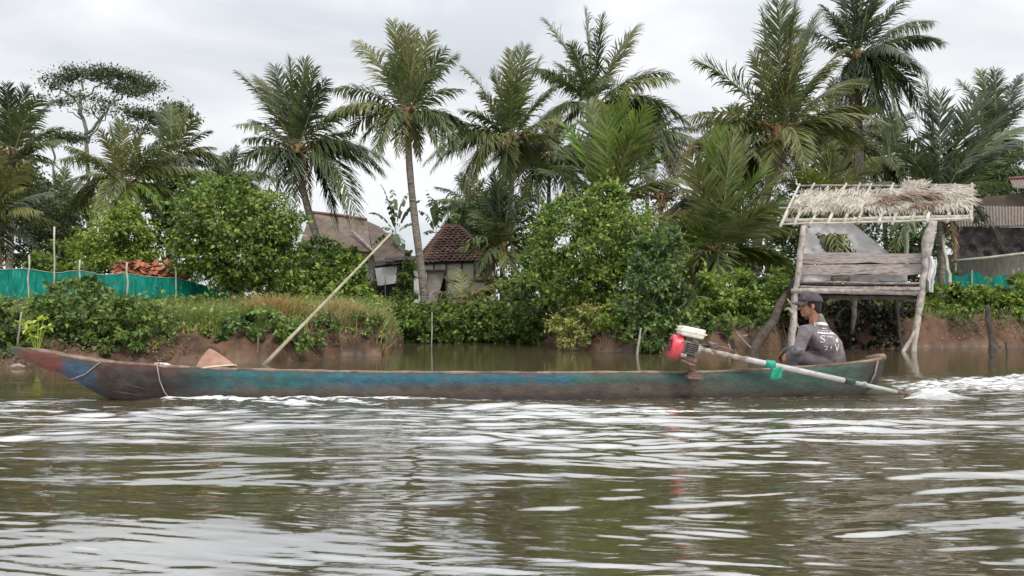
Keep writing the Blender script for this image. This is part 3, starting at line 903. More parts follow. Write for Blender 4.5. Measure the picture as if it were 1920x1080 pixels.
def house_tiled():
    Y = 34
    b = P(820, 565, Y); b.z = float(ground_z(b.x, Y))
    root = thing('tiled_hut', 'low white hut with a hipped clay-tile roof and patched walls', 'hut', b)
    # tiled hip roof: courses of separate tiles
    RL, RR = P(836, 425, 36), P(860, 425, 36)
    EL, ER = P(794, 494, 33.42), P(922, 490, 33.42)
    BL, BR = P(782, 490, 38.5), P(930, 486, 38.5)
    MB().quad_slab(RL, EL, ER, RR, .05).quad_slab(RR, ER, BR, BR.lerp(RR, .98), .05).quad_slab(RL.lerp(BL, .02), BL, EL, RL, .05).build('roof', 'wall_dark', root)
    mb = MB()
    def tiles(TL, TR, BLc, BRc, rows):
        n = (TR - TL).cross(BLc - TL); n = -n.normalized() if n.z < 0 else n.normalized()
        for r in range(rows):
            s0 = r / rows; s1 = (r + 1.25) / rows
            a0, a1 = TL.lerp(BLc, s0), TR.lerp(BRc, s0)
            c0, c1 = TL.lerp(BLc, s1), TR.lerp(BRc, s1)
            wl = (a1 - a0).length
            m = max(2, int(wl / .20))
            for k in range(m):
                f0, f1 = k / m, (k + .94) / m
                fm = (f0 + f1) / 2
                j = n * random.uniform(.0, .03)
                up = n * .05
                p = [a0.lerp(a1, f0), a0.lerp(a1, fm), a0.lerp(a1, f1), c0.lerp(c1, f0), c0.lerp(c1, fm), c0.lerp(c1, f1)]
                i = len(mb.v)
                lift = n * .09
                mb.v += [p[0] + j + n * .03, p[1] + j + up + n * .03, p[2] + j + n * .03, p[3] + j + lift, p[4] + j + up + lift, p[5] + j + lift, p[3] + j + lift * .4, p[4] + j + up + lift * .4, p[5] + j + lift * .4]
                mb.f += [(i, i+3, i+4, i+1), (i+1, i+4, i+5, i+2), (i+3, i+6, i+7, i+4), (i+4, i+7, i+8, i+5)]
    tiles(RL, RR, EL, ER, 15)
    tiles(RR, RR + (BR - RR) * .02, ER, BR, 15)
    tiles(RL + (BL - RL) * .02, RL, BL, EL, 15)
    mb.tube([RL, RL.lerp(EL, .5), EL], .09, 6); mb.tube([RR, RR.lerp(ER, .5), ER], .09, 6); mb.tube([RL - Vector((.1, 0, 0)), RR + Vector((.1, 0, 0))], .12, 6)
    mb.build('roof_tile', 'tile', root)
    # walls
    yw = 33.6
    wl = MB()
    wl.quad_slab(P(836, 488, yw), P(836, 580, yw), P(930, 580, yw), P(930, 488, yw), .1)
    wall = wl.build('wall', 'wall_woven', root)
    w2 = MB().quad_slab(P(776, 488, yw), P(776, 580, yw), P(800, 580, yw), P(800, 488, yw), .1)
    w2.build('wall', 'wall_white', root)
    MB().quad_slab(P(800.3, 488, yw), P(800.3, 506, yw), P(835.7, 506, yw), P(835.7, 488, yw), .1).build('lintel', 'wall_white', root)
    bt = MB()
    for a, c in (((837, 486), (837, 580)), ((866, 490), (866, 526)), ((890, 490), (890, 526)), ((912, 490), (912, 580))):
        bt.tube([P(*a, yw - .03), P(*c, yw - .03)], .045, 5)
    bt.tube([P(836, 527, yw - .05), P(928, 526, yw - .05)], .045, 5); bt.tube([P(798, 507, yw - .05), P(838, 507, yw - .05)], .05, 5)
    bt.tube([P(814, 490, yw - .04), P(814, 506, yw - .04)], .03, 5)
    bt.build('batten', 'batten', wall)
    # doorway: dark room behind, pale leaning panel
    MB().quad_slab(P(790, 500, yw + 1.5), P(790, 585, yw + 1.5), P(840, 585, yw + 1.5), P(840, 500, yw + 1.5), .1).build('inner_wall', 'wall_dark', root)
    d = MB()
    pts = [P(801, 508, yw + .15), P(802, 580, yw + .3), P(818, 572, yw + .3), P(834, 509, yw + .15)]
    d.quad_slab(*pts, .04); d.build('door_panel', 'sack', root)
    # lean-to at the left: torn roof, white panel hung over a dark opening
    MB().quad_slab(P(735, 434, 37), P(698, 470, 35.5), P(704, 492, 34.2), P(765, 486, 34.2), .08).build('lean_to_roof', 'roof_brown', root)
    tr = MB()
    for k in range(16):
        px = random.uniform(702, 770); py = random.uniform(484, 500)
        R = Matrix.Rotation(random.gauss(.5, .2), 3, 'X') @ Matrix.Rotation(random.uniform(-.25, .25), 3, 'Y')
        tr.box(P(px, py, 33.6 + random.uniform(-.3, .3)), random.uniform(.3, .9), .5, .03, R)
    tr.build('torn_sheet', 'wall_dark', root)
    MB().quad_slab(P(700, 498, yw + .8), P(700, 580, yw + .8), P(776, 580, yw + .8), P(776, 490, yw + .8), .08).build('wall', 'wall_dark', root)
    MB().quad_slab(P(703, 503, yw - .2), P(708, 536, yw - .25), P(742, 531, yw - .25), P(745, 498, yw - .2), .04).build('panel', 'wall_white', root)
    for px in (701, 748):
        MB().tube([P(px, 580, yw - .1), P(px, 494, yw - .1)], .05, 6).build('post', 'wood_grey', root)
house_tiled()
def house_mossy():
    b = P(1290, 560, 42); b.z = 1.3
    root = thing('mossy_roofed_house', 'house with a dark gable peak and mossy ochre roof behind the young palm', 'house', b)
    MB().quad_slab(P(1290, 366, 43), P(1246, 398, 41), P(1252, 402, 41), P(1292, 373, 43), .3).quad_slab(P(1292, 366, 43), P(1294, 373, 43), P(1322, 386, 41), P(1322, 380, 41), .3).build('gable_trim', 'wall_dark', root)
    MB().quad_slab(P(1292, 372, 43.6), P(1252, 400, 42.6), P(1330, 400, 42.6), P(1322, 382, 43), .1).build('gable_wall', 'roof_brown', root)
    MB().quad_slab(P(1258, 396, 42.4), P(1240, 436, 40), P(1350, 436, 40), P(1326, 388, 42.4), .12).build('roof', 'moss', root)
    MB().quad_slab(P(1250, 434, 41), P(1250, 575, 41), P(1345, 575, 41), P(1345, 434, 41), .15).build('wall', 'wall_grey', root)
house_mossy()
def house_right():
    Y = 29
    b = P(1880, 540, Y); b.z = float(ground_z(b.x, Y))
    root = thing('riverside_house', 'dim house at the right edge with a striped sheet wall and dark tarp', 'house', b)
    m = sheet(MB(), P(1782, 385, 29.5), P(1965, 388, 28), P(1962, 422, 27.6), P(1788, 424, 29.1), 62, .022)
    m.build('eave_sheet', 'iron', root)
    MB().quad_slab(P(1786, 378, 30.2), P(1796, 425, 29.9), P(1990, 424, 28.6), P(1990, 352, 28.8), .06).build('upper_wall', 'roof_brown', root)
    rf = sheet(MB(), P(1893, 337, 31), P(1990, 332, 30), P(1990, 356, 28.4), P(1900, 352, 29.2), 34, .025).build('roof', 'iron', root)
    MB().tube([P(1892, 335, 31), P(1990, 329, 30)], .07, 6).build('ridge_cap', 'trim_red', rf)
    V = []; Fc = []
    n, mm_ = 40, 12
    for i in range(n):
        for j in range(mm_):
            px = 1786 + 200 * i / (n - 1); py = 426 + 54 * j / (mm_ - 1)
            V.append(P(px, py, 29.3 - 1.5 * i / n + .25 * (float(vnoise(i * .4, j * .35)) - .5)))
    for i in range(n - 1):
        for j in range(mm_ - 1):
            a = i * mm_ + j; Fc.append((a, a + 1, a + mm_ + 1, a + mm_))
    bm_obj('tarp', V, Fc, 'tarp_dark', root, True)
    MB().quad_slab(P(1776, 478, 30), P(1776, 575, 30), P(1995, 575, 28.6), P(1995, 474, 28.6), .12).build('wall', 'wall_grey', root)
    MB().tube([P(1784, 490, 28.9), P(1850, 484, 28.3), P(1925, 475, 27.6), P(1990, 468, 27.2)], .06, 7).build('rail', 'bamboo_pale', root, True)
    for px, yy in ((1790, 29.2),):
        MB().tube([P(px, 570, yy), P(px, 380, yy)], .07, 7).build('post', 'wood_grey', root)
house_right()

# ------------------------------------------------------------------ the thatched hut on stilts
DX = Vector((.50, 1.9, 0))
def hut():
    random.seed(21)
    YL, YR = 21.0, 19.9
    b = P(1600, 655, 21.2); b.z = 0
    root = thing('stilt_hut', 'rickety grey stilt hut with a half-bare thatched roof over the water', 'hut', b)
    def path(pts, Y): return [P(x, y, Y) for x, y in pts]
    def pole(name, pts, r, mat='wood_pole', parent=root, n=9, wob=.06, sub=3):
        p = []
        pts = [Vector(q) for q in pts]
        for k in range(len(pts) - 1): p += wobble_path(pts[k], pts[k + 1], sub, .012)[:-1]
        p.append(pts[-1])
        if hasattr(r, '__len__'):
            rr = list(np.interp(np.linspace(0, 1, len(p)), np.linspace(0, 1, len(r)), r))
        else: rr = [r] * len(p)
        return MB().tube(p, [q * random.uniform(.92, 1.08) for q in rr], n, True, wob).build(name, mat, parent, True)
    # stilts
    pl = pole('post', path([(1507, 424), (1501, 470), (1496, 520), (1489, 570), (1487, 612), (1482, 655), (1479, 690)], YL), [.085, .08, .08, .09, .10, .095, .09])
    MB().tube(path([(1487, 588), (1478, 578), (1470, 582)], YL - .05), [.05, .035, .015], 6).tube(path([(1486, 592), (1493, 606), (1500, 618)], YL - .05), [.05, .03, .015], 6).tube(path([(1484, 572), (1476, 560)], YL - .02), [.04, .015], 6).build('branch_stub', 'wood_pole', pl, True)
    pole('post', path([(1750, 415), (1743, 440), (1738, 468), (1737, 500), (1730, 530), (1726, 562), (1721, 600), (1714, 640), (1710, 690)], YR), [.09, .135, .125, .085, .08, .08, .08, .075, .07])
    pole('brace', path([(1690, 668), (1706, 640), (1722, 608)], YR - .02), [.05, .045, .04])
    pole('post', path([(1603, 560), (1599, 610), (1595, 675)], 22.4), .065, 'wood_grey')
    pole('post', path([(1680, 556), (1684, 600), (1688, 660)], 22.3), .06, 'wood_dark')
    pole('post', path([(1545, 560), (1540, 610), (1536, 660)], 23.0), .07, 'wood_dark')
    pole('post', path([(1700, 420), (1699, 480), (1697, 545)], 21.9), .055, 'bamboo_pale')
    pole('post', path([(1541, 420), (1540, 480), (1538, 545)], 22.9), .06, 'wood_grey')
    # platform
    fl, fr = P(1494, 546, YL), P(1728, 548, YR)
    pf = pole('floor_beam', [fl - Vector((.15, 0, 0)), fl.lerp(fr, .5) + Vector((0, -.02, .01)), fr + Vector((.1, 0, 0))], .075, 'wood_pole')
    pole('floor_beam', [P(1494, 538, YL - .03), P(1730, 541, YR - .03)], .04, 'wood_grey')
    pole('floor_beam', [P(1497, 533, YL + .06), P(1727, 535, YR + .06)], .035, 'wood_dark')
    pole('floor_beam', [P(1496, 555, YL + .1), P(1726, 558, YR + .1)], .06, 'wood_dark')
    pole('floor_beam', [fl + DX * .5 + Vector((0, 0, -.05)), fr + DX * .5 + Vector((0, 0, -.05))], .07, 'wood_dark')
    pole('floor_beam', [fl + DX * .95, fr + DX * .95], .07, 'wood_dark')
    mb = MB()
    nn_ = 15
    for k in range(nn_):
        s = (k + .5) / nn_
        a = fl.lerp(fr, 0) + DX * s; c = fr + DX * s
        a = a + Vector((-.05, 0, .10)); c = c + Vector((.05, 0, .10))
        j0 = random.uniform(0, .12); j1 = random.uniform(0, .12)
        mid = a.lerp(c, .5)
        wv = DX / nn_ * .44
        for (p, q) in ((a.lerp(c, 0), a.lerp(c, .34 - j0 * .3)), (a.lerp(c, .345), a.lerp(c, .68 - j1 * .3)), (a.lerp(c, .69), c)):
            mb.quad_slab(p - wv, q - wv, q + wv, p + wv, .035)
    mb.build('floor', 'wood_dark', root)
    # layered sticks under the sacks at the front edge
    for k, (y0, y1) in enumerate(((529, 531), (541, 543))):
        pole('edge_stick', [P(1500, y0, YL - .06), P(1725, y1, YR - .06)], .022, 'wood_grey')
    # wide boards along the back of the seat
    o = Vector((.05, .17, 0))
    def board(name, a, b_, c, d):
        V = []; Fc = []
        n = 40
        A, B, Cc, D = (P(*q) + o for q in (a, b_, c, d))
        for k in range(n + 1):
            s = k / n
            t_ = A.lerp(B, s) + Vector((0, 0, .02 * (float(vnoise(s * 6, A.z * 9)) - .5))); u_ = D.lerp(Cc, s) + Vector((0, 0, .06 * (float(vnoise(s * 7 + 3, A.z * 5)) - .5)))
            V += [t_, u_, t_ + Vector((0, .05, 0)), u_ + Vector((0, .05, 0))]
        for k in range(n):
            q = 4 * k
            Fc += [(q, q+1, q+5, q+4), (q+2, q+6, q+7, q+3), (q, q+4, q+6, q+2), (q+1, q+3, q+7, q+5)]
        Fc += [(0, 2, 3, 1), (4*n, 4*n+1, 4*n+3, 4*n+2)]
        return bm_obj(name, V, Fc, 'plank', root)
    board('board', (1502, 475, YL), (1738, 474, YR), (1736, 492, YR), (1501, 493, YL))
    board('board', (1500, 496, YL), (1734, 494, YR), (1730, 514, YR), (1499, 515, YL))
    # roof frame
    FL, FR, BL, BR = P(1464, 422, 21.2), P(1817, 412, 19.7), P(1502, 349, 22.9), P(1825, 348, 21.7)
    def R(u, v, h=0):
        p = FL.lerp(FR, u).lerp(BL.lerp(BR, u), v)
        nrm = (FR - FL).cross(BL - FL).normalized()
        return p + nrm * h
    fr_ = pole('roof_beam', [R(-.0, .12, -.05), R(.5, .13, -.07), R(1.0, .10, -.05)], .075, 'wood_pole')
    pole('roof_beam', [R(0, .0, .02), R(.5, .005, .01), R(1.0, .01, .02)], .028, 'bamboo_pale')
    pole('roof_beam', [R(0, .86, -.03), R(.5, .83, -.03), R(1.0, .86, -.03)], .05, 'wood_grey')
    pole('roof_beam', [R(-.02, 1.0, .0), R(.5, 1.0, .0), R(1.01, 1.0, .0)], .035, 'wood_grey')
    pole('roof_beam', [R(-.06, .38, .05), R(.1, .38, .05), R(.42, .37, .05)], .018, 'bamboo_pale')
    pole('roof_beam', [R(0, .5, .02), R(.5, .5, .02), R(1.0, .5, .02)], .025, 'wood_grey')
    us = [0, .075, .165, .255, .345, .435, .53, .62, .71, .80, .885, 1.0]
    for k, u in enumerate(us):
        e = random.uniform(-.06, .0)
        x0 = u + random.uniform(-.012, .012); x1 = u + random.uniform(-.02, .02)
        pole('rafter', [R(x0, e if 0 < k < 11 else -.04), R((x0 + x1) / 2, .5, random.uniform(-.01, .02)), R(x1, 1.03 + random.uniform(0, .05))], [.046, .04, .03], 'wood_pole' if k % 3 else 'bamboo_pale')
    # thatch: dry palm leaf strips in clumps
    def strips(name, jobs, mat):
        V = []; Fc = []
        for (u0, u1, v0, v1, n, ln, ang, sp, h) in jobs:
            for k in range(n):
                u = random.uniform(u0, u1); v = random.uniform(v0, v1)
                a = math.radians(random.gauss(ang, sp))
                l = ln * random.uniform(.5, 1.2)
                du = math.sin(a) * l / 4.6; dv = -math.cos(a) * l / 2.1
                hh = h + random.uniform(0, .03)
                p = R(u, v, hh); q = R(u + du * .55, v + dv * .55, hh + random.uniform(.0, .05)); t_ = R(u + du, v + dv, hh + random.uniform(-.07, .02))
                wv = (R(u + .01, v) - R(u, v)).normalized() * math.cos(a) + (R(u, v + .01) - R(u, v)).normalized() * math.sin(a)
                wv = wv * random.uniform(.008, .019)
                i = len(V)
                V += [p - wv, p + wv, q + wv, q - wv, t_ + wv * .2, t_ - wv * .2]
                Fc += [(i, i+1, i+2, i+3), (i+3, i+2, i+4, i+5)]
        return bm_obj(name, V, Fc, mat, root)
    strips('thatch', [(.03, .52, .62, .76, 650, .50, 0, 14, .03), (.02, .50, .46, .62, 750, .42, 5, 18, .03), (.09, .54, .36, .50, 600, .36, -6, 22, .04), (.03, .50, .66, .74, 160, .42, 180, 16, .03)], 'thatch')
    strips('thatch', [(.50, .60, .36, .86, 600, .5, 25, 30, .05), (.55, .93, .52, .88, 1500, .62, 40, 20, .03), (.62, .96, .36, .64, 900, .5, 25, 24, .05), (.60, .74, .84, .98, 200, .42, 165, 20, .05), (.76, .92, .72, .92, 350, .5, 70, 18, .04), (.56, .74, .30, .46, 500, .36, 60, 30, .05)], 'thatch')
    strips('dead_leaf', [(.50, .60, .36, .62, 160, .35, 40, 50, .10), (.60, .80, .52, .62, 110, .5, 75, 15, .15), (.70, .80, .30, .38, 160, .3, 30, 40, .1), (.08, .5, .36, .42, 240, .22, 0, 40, .03)], 'thatch_brown')
    # torn white sheet behind the front posts, with a hole in it
    V = []; Fc = []; keep = {}
    nx, nz = 44, 26
    for i in range(nx + 1):
        for j in range(nz + 1):
            s = i / nx; t_ = j / nz
            px = 1506 + 168 * s; top = 418 + (0 if s < .55 else (s - .55) / .45 * 62)
            py = top + (478 - top) * t_
            p = P(px, py, YL - .2 * s + .45 + .10 * (float(vnoise(i * .35, j * .25)) - .5))
            keep[(i, j)] = len(V); V.append(p)
    for i in range(nx):
        for j in range(nz):
            s = (i + .5) / nx; t_ = (j + .5) / nz
            px = 1506 + 168 * s; top = 418 + (0 if s < .55 else (s - .55) / .45 * 62); py = top + (478 - top) * t_
            x0 = 1531 + (py - 440) * .45
            if 439 + random.uniform(-2, 2) < py < 474 and x0 + random.uniform(-2, 2) < px < 1588 + (py - 440) * .45 + random.uniform(-3, 3): continue
            Fc.append((keep[(i, j)], keep[(i, j+1)], keep[(i+1, j+1)], keep[(i+1, j)]))
    bm_obj('torn_sheet', V, Fc, 'cloth_white', root, True)
    # cloth hanging on the right post
    V = []; Fc = []
    for j in range(15):
        t_ = j / 14
        py = 480 + 68 * t_
        w0 = 1739 + 2 * math.sin(t_ * 5); w1 = 1748 + 9 * math.sin(PI * min(1, t_ * 1.25)) - 4 * t_
        for i in range(5):
            px = w0 + (w1 - w0) * i / 4 + (6 * t_ if j > 9 else 0)
            V.append(P(px, py, YR - .10 + .07 * math.sin(i * 1.8 + j * .4)))
    for j in range(14):
        for i in range(4):
            a = j * 5 + i; Fc.append((a, a + 5, a + 6, a + 1))
    tag(bm_obj('hanging_cloth', V, Fc, 'cloth_white', None, True), 'white rag hanging on the right post of the stilt hut', 'cloth')
    # sacks and sheets lying on the platform
    def sack(label, px, py, Y, sx, sy, sz, rot, mat='sack'):
        bmm = bmesh.new()
        bmesh.ops.create_cube(bmm, size=1)
        bmesh.ops.subdivide_edges(bmm, edges=bmm.edges[:], cuts=6, use_grid_fill=True)
        c = P(px, py, Y)
        for v in bmm.verts:
            x, y, z = v.co * 2
            r = (1 - .35 * abs(x) ** 4) * (1 - .18 * abs(y) ** 4)
            v.co = Vector((x * sx / 2 * (1 - .12 * abs(y) ** 3 ), y * sy / 2 * (1 - .15 * abs(x) ** 3), z * sz / 2 * r + .05 * (float(vnoise(x * 3 + px, y * 3)) - .5)))
        bmesh.ops.rotate(bmm, verts=bmm.verts, cent=(0, 0, 0), matrix=Matrix.Rotation(rot, 3, 'Z'))
        bmesh.ops.translate(bmm, verts=bmm.verts, vec=c)
        me = bpy.data.meshes.new('sack'); bmm.to_mesh(me); bmm.free()
        o = link('sack', me, mat, None, True)
        tag(o, label, 'sack', 'sacks on the hut platform')
    sack('pinkish flat sack at the left end of the hut platform', 1527, 522, 21.4, .82, .7, .26, -.3)
    sack('brownish rolled sack in the middle of the hut platform', 1578, 521, 21.3, .62, .4, .24, -.2, 'plank')
    sack('crumpled pale sack lying right of the rolled one', 1622, 524, 21.0, .8, .6, .22, -.35)
    sack('white folded sheet at the right end of the hut platform', 1668, 521, 20.8, .72, .6, .25, -.3, 'cloth_white')
hut()
# ------------------------------------------------------------------ dugout canoe
def interp(px, tab): return float(np.interp(px, [t[0] for t in tab], [t[1] for t in tab]))
TOPL = [(28, 649), (60, 654), (100, 661), (150, 670), (200, 678), (260, 683), (330, 688), (470, 694), (700, 699), (1000, 700), (1300, 699), (1450, 692), (1550, 685), (1620, 678), (1656, 673)]
BOTL = [(28, 664), (45, 675), (70, 687), (100, 698), (130, 709), (155, 720), (175, 734), (205, 748), (240, 759), (300, 772), (400, 782), (700, 790), (1400, 776), (1520, 764), (1590, 750), (1620, 740), (1642, 722), (1652, 700), (1656, 680)]
HWL = [(28, .075), (60, .12), (120, .18), (200, .24), (330, .30), (600, .33), (1100, .33), (1400, .30), (1520, .25), (1600, .16), (1640, .09), (1656, .045)]
HEEL = math.tan(math.radians(5.5))
def b_sec(px):
    s = (px - 28) / (1656 - 28)
    Yc = BY0 + (BY1 - BY0) * s
    hw = interp(px, HWL)
    X = (px - 960) / F * Yc
    Yn = Yc - hw
    top = CH - (interp(px, TOPL) - HZ) / F * Yn
    bot = CH - (interp(px, BOTL) - HZ) / F * (Yc - hw * .45)
    return X, Yc, hw, top, bot
def b_pt(px, a, inner=0.0):
    """a: 0 near gunwale .. pi far gunwale"""
    X, Yc, hw, top, bot = b_sec(px)
    hw_ = max(hw - inner, .01); bt = bot + inner * 1.3
    top_c = top - hw * HEEL
    dep = max(top_c - bt, .012)
    y = -math.cos(a); z = math.sin(a)
    y = math.copysign(abs(y) ** .62, y); z = z ** .85
    yy = y * hw_
    return Vector((X, Yc + yy, top_c - dep * z - y * hw * HEEL * (1 - .0 * z)))
def boat():
    pxs = np.concatenate([np.linspace(28, 70, 16), np.linspace(74, 1560, 330), np.linspace(1564, 1656, 30)])
    na = 26
    V = []; Fc = []; Cc = []
    def colour(px, p, f):
        """worn paint along the hull"""
        n1 = float(fbm(p.x * 1.6 + 5, p.z * 6 + 2, 4)); n2 = float(fbm(p.x * 5 + 50, p.z * 16 + 9, 4)); n3 = float(fbm(p.x * .7 + 80, 1.5, 3))
        wood = np.array([.068, .053, .043]); mudc = np.array([.085, .070, .054]); dark = np.array([.022, .017, .015])
        red = np.array([.15, .045, .032]); blue = np.array([.014, .080, .155]); teal = np.array([.020, .095, .105]); grn = np.array([.035, .075, .058]); grey = np.array([.085, .095, .085])
        c = wood * (.7 + .6 * n2)
        def mixin(c, k, w_): w_ = float(np.clip(w_, 0, 1)); return c * (1 - w_) + k * w_
        def bow(c):
            c = mixin(wood * .75, red, sst(.38, .6, n1 + .2 * (n2 - .5)) * .9)
            c = mixin(c, grey, sst(60, 30, px) * .8 + sst(.55, .7, n2) * .3 * sst(120, 60, px))
            c = mixin(c, grey * .8, sst(.22, .05, f) * sst(.4, .6, n2) * .6)
            bl = sst(125, 148, px - 20 * (n2 - .5)) * sst(208, 185, px - 30 * (f - .3) + 50 * (n1 - .5)) * sst(.05, .22, f)
            c = mixin(c, blue, bl * .75)
            c = mixin(c, dark, sst(175, 215, px - 60 * (.5 - f)) * .85)
            return c
        def shoulder(c):
            c = mixin(dark, wood, sst(.45, .65, n2) * .55)
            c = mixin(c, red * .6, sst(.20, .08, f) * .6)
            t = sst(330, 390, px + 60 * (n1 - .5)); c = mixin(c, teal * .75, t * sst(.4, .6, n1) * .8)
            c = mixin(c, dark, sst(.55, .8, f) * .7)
            return c
        def side(c):
            k = sst(600, 900, px)
            c = mixin(mudc * (.75 + .5 * n1), wood * .6, sst(.5, .75, n2) * .7)
            lim = .44 + .24 * (n1 - .5) + .10 * (n2 - .5)
            if px < 600: lim += .22 * sst(600, 430, px)
            if px > 1080: lim -= .05
            pc = teal * (.7 + .5 * n2)
            pc = mixin(pc, blue, sst(560, 660, px) * sst(1075, 1050, px) * (.35 + .65 * sst(.42, .58, n3 + .5 * (n1 - .5))))
            pc = mixin(pc, grn, sst(1050, 1120, px) * .85)
            pc = mixin(pc, wood, sst(.52, .68, n2) * .6)
            c = mixin(c, pc, sst(lim + .10, lim - .06, f))
            if px > 1250:
                gg = sst(1250, 1450, px); c = mixin(c, grn * (.6 + .6 * n2), gg * (.35 + .6 * sst(.4, .6, n1)) * sst(.95, .6, f))
            c = mixin(c, dark * 1.4, sst(1560, 1640, px) * .8)
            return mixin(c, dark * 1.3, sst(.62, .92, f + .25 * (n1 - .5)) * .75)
        j = px + 70 * (n1 - .5) + 30 * (n2 - .5)
        k1 = float(sst(205, 245, j)); k2 = float(sst(330, 440, j))
        c = mixin(mixin(bow(c), shoulder(c), k1), side(c), k2) if k2 < 1 else side(c)
        return np.clip(c, .004, .6)
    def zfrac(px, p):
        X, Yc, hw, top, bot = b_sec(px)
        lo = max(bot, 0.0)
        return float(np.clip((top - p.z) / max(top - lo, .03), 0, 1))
    nst = len(pxs)
    prof = [0.0] + [PI * (k / (na - 1)) for k in range(1, na - 1)] + [PI]
    for px in pxs:
        for a in prof:
            p = b_pt(px, a)
            n_ = (float(fbm(p.x * 2.2, p.z * 7 + p.y, 3)) - .5) * .012
            p = p + Vector((0, n_ * (-1 if a < PI / 2 else 1), 0)) * math.sin(a)
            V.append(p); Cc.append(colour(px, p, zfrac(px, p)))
        for a in reversed(prof):
            th = .032 if 60 < px < 1630 else .018
            p = b_pt(px, a, th)
            V.append(p); Cc.append(np.array([.075, .055, .042]) * (.7 + .6 * float(fbm(p.x * 4, p.y * 9, 3))))
    m = 2 * na
    for k in range(nst - 1):
        for j in range(m):
            a = k * m + j; b = k * m + (j + 1) % m
            Fc.append((a, b, b + m, a + m))
    for k in (0, nst - 1):
        r = [k * m + j for j in range(na)]
        for j in range(na - 1):
            a, b, c, d = k * m + j, k * m + j + 1, k * m + m - 2 - j, k * m + m - 1 - j
            Fc.append((a, b, c, d) if k else (d, c, b, a))
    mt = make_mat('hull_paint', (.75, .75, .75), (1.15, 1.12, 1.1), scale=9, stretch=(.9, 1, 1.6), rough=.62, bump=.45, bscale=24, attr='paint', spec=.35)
    base = Vector((-.4, 8.9, -.1))
    root = thing('dugout_canoe', 'long narrow wooden canoe in worn blue and brown paint, moving left', 'canoe', base)
    hull = bm_obj('hull', V, Fc, mt, root, True)
    ca = hull.data.color_attributes.new('paint', 'FLOAT_COLOR', 'POINT')
    arr = np.ones((len(V), 4), np.float32); arr[:, :3] = np.array(Cc)
    ca.data.foreach_set('color', arr.ravel())
    # gunwale rails
    for a, nm in ((0.0, 'gunwale'), (PI, 'gunwale')):
        mb = MB(); pts = []
        for px in np.linspace(64, 1648, 90):
            p = b_pt(px, a) + Vector((0, .012 if a == 0 else -.012, .006)); p.z += .006 * (float(vnoise(px * .05, a)) - .5); pts.append(p)
        mb.tube(pts, [.017 + .004 * math.sin(k * 1.3) for k in range(len(pts))], 6)
        mb.build(nm, 'rail_wood', root, True)
    # thwarts and the stern deck the boatman sits on
    for px in (520, 900, 1180):
        a, b = b_pt(px, .25), b_pt(px, PI - .25)
        MB().box((a + b) / 2, .12, (b - a).length * .98, .03).build('thwart', 'wood_dark', root)
    mb = MB()
    q = [b_pt(p, s, .03) for p, s in ((1500, .5), (1500, PI - .5), (1600, PI - .5), (1600, .5))]
    mb.quad_slab(q[0], q[3], q[2], q[1], .03)
    mb.build('stern_seat', 'wood_dark', root)
    # worn cap at the stern post
    e = b_pt(1650, 0); f_ = b_pt(1650, PI)
    mb = MB().tube([e.lerp(f_, .5) + Vector((-.16, 0, .005)), e.lerp(f_, .5) + Vector((-.02, 0, .022)), e.lerp(f_, .5) + Vector((.06, 0, .03))], [.03, .05, .035], 7, True, .2)
    mb.tube([b_pt(1638, .02) + Vector((0, -.012, .01)), b_pt(1632, .4) + Vector((0, -.02, 0)), b_pt(1620, .8) + Vector((0, -.02, 0))], .012, 5)
    mb.build('stern_cap', 'rail_wood', root, True)
    # splits in the dark bow planks
    mb = MB()
    for (pa, aa, pb, ab) in ((255, .45, 300, .5), (230, .75, 285, .7)):
        mb.tube([b_pt(pa, aa) + Vector((0, -.006, 0)), b_pt((pa + pb) / 2, (aa + ab) / 2) + Vector((0, -.008, .004)), b_pt(pb, ab) + Vector((0, -.006, 0))], [.004, .009, .004], 5)
    mb.build('hull_crack', 'wood_dark', hull)
    return root
MT['rail_wood'] = make_mat('worn_rail', (.14, .085, .065), (.27, .19, .15), scale=7, bump=.5, c3=(.10, .055, .045), s3=4)
MT['rope'] = make_mat('rope', (.20, .15, .115), (.30, .24, .19), scale=30)
canoe = boat()
def rope(label, pts, r=.007):
    mb = MB(); mb.tube(pts, r, 6)
    tag(mb.build('rope', 'rope', None, True), label, 'rope', 'ropes on the canoe')
def hp(px, a, o=.012): return b_pt(px, a) + Vector((0, -o, 0))
rope('loose rope hanging down the hull near the front of the canoe', [hp(316, -.0, -.03) + Vector((0, 0, .02)), hp(319, .02, .02) + Vector((0, 0, .015)), hp(323, .25, .02), hp(330, .5, .02), hp(340, .75, .025), P(357, 756, 8.28)])
rope('rope stretched across the blue patch on the bow', [hp(214, -.0, -.02) + Vector((0, 0, .018)), hp(206, .05, .014) + Vector((0, 0, .006)), hp(180, .4), hp(158, .8), hp(146, 1.1, .02)])

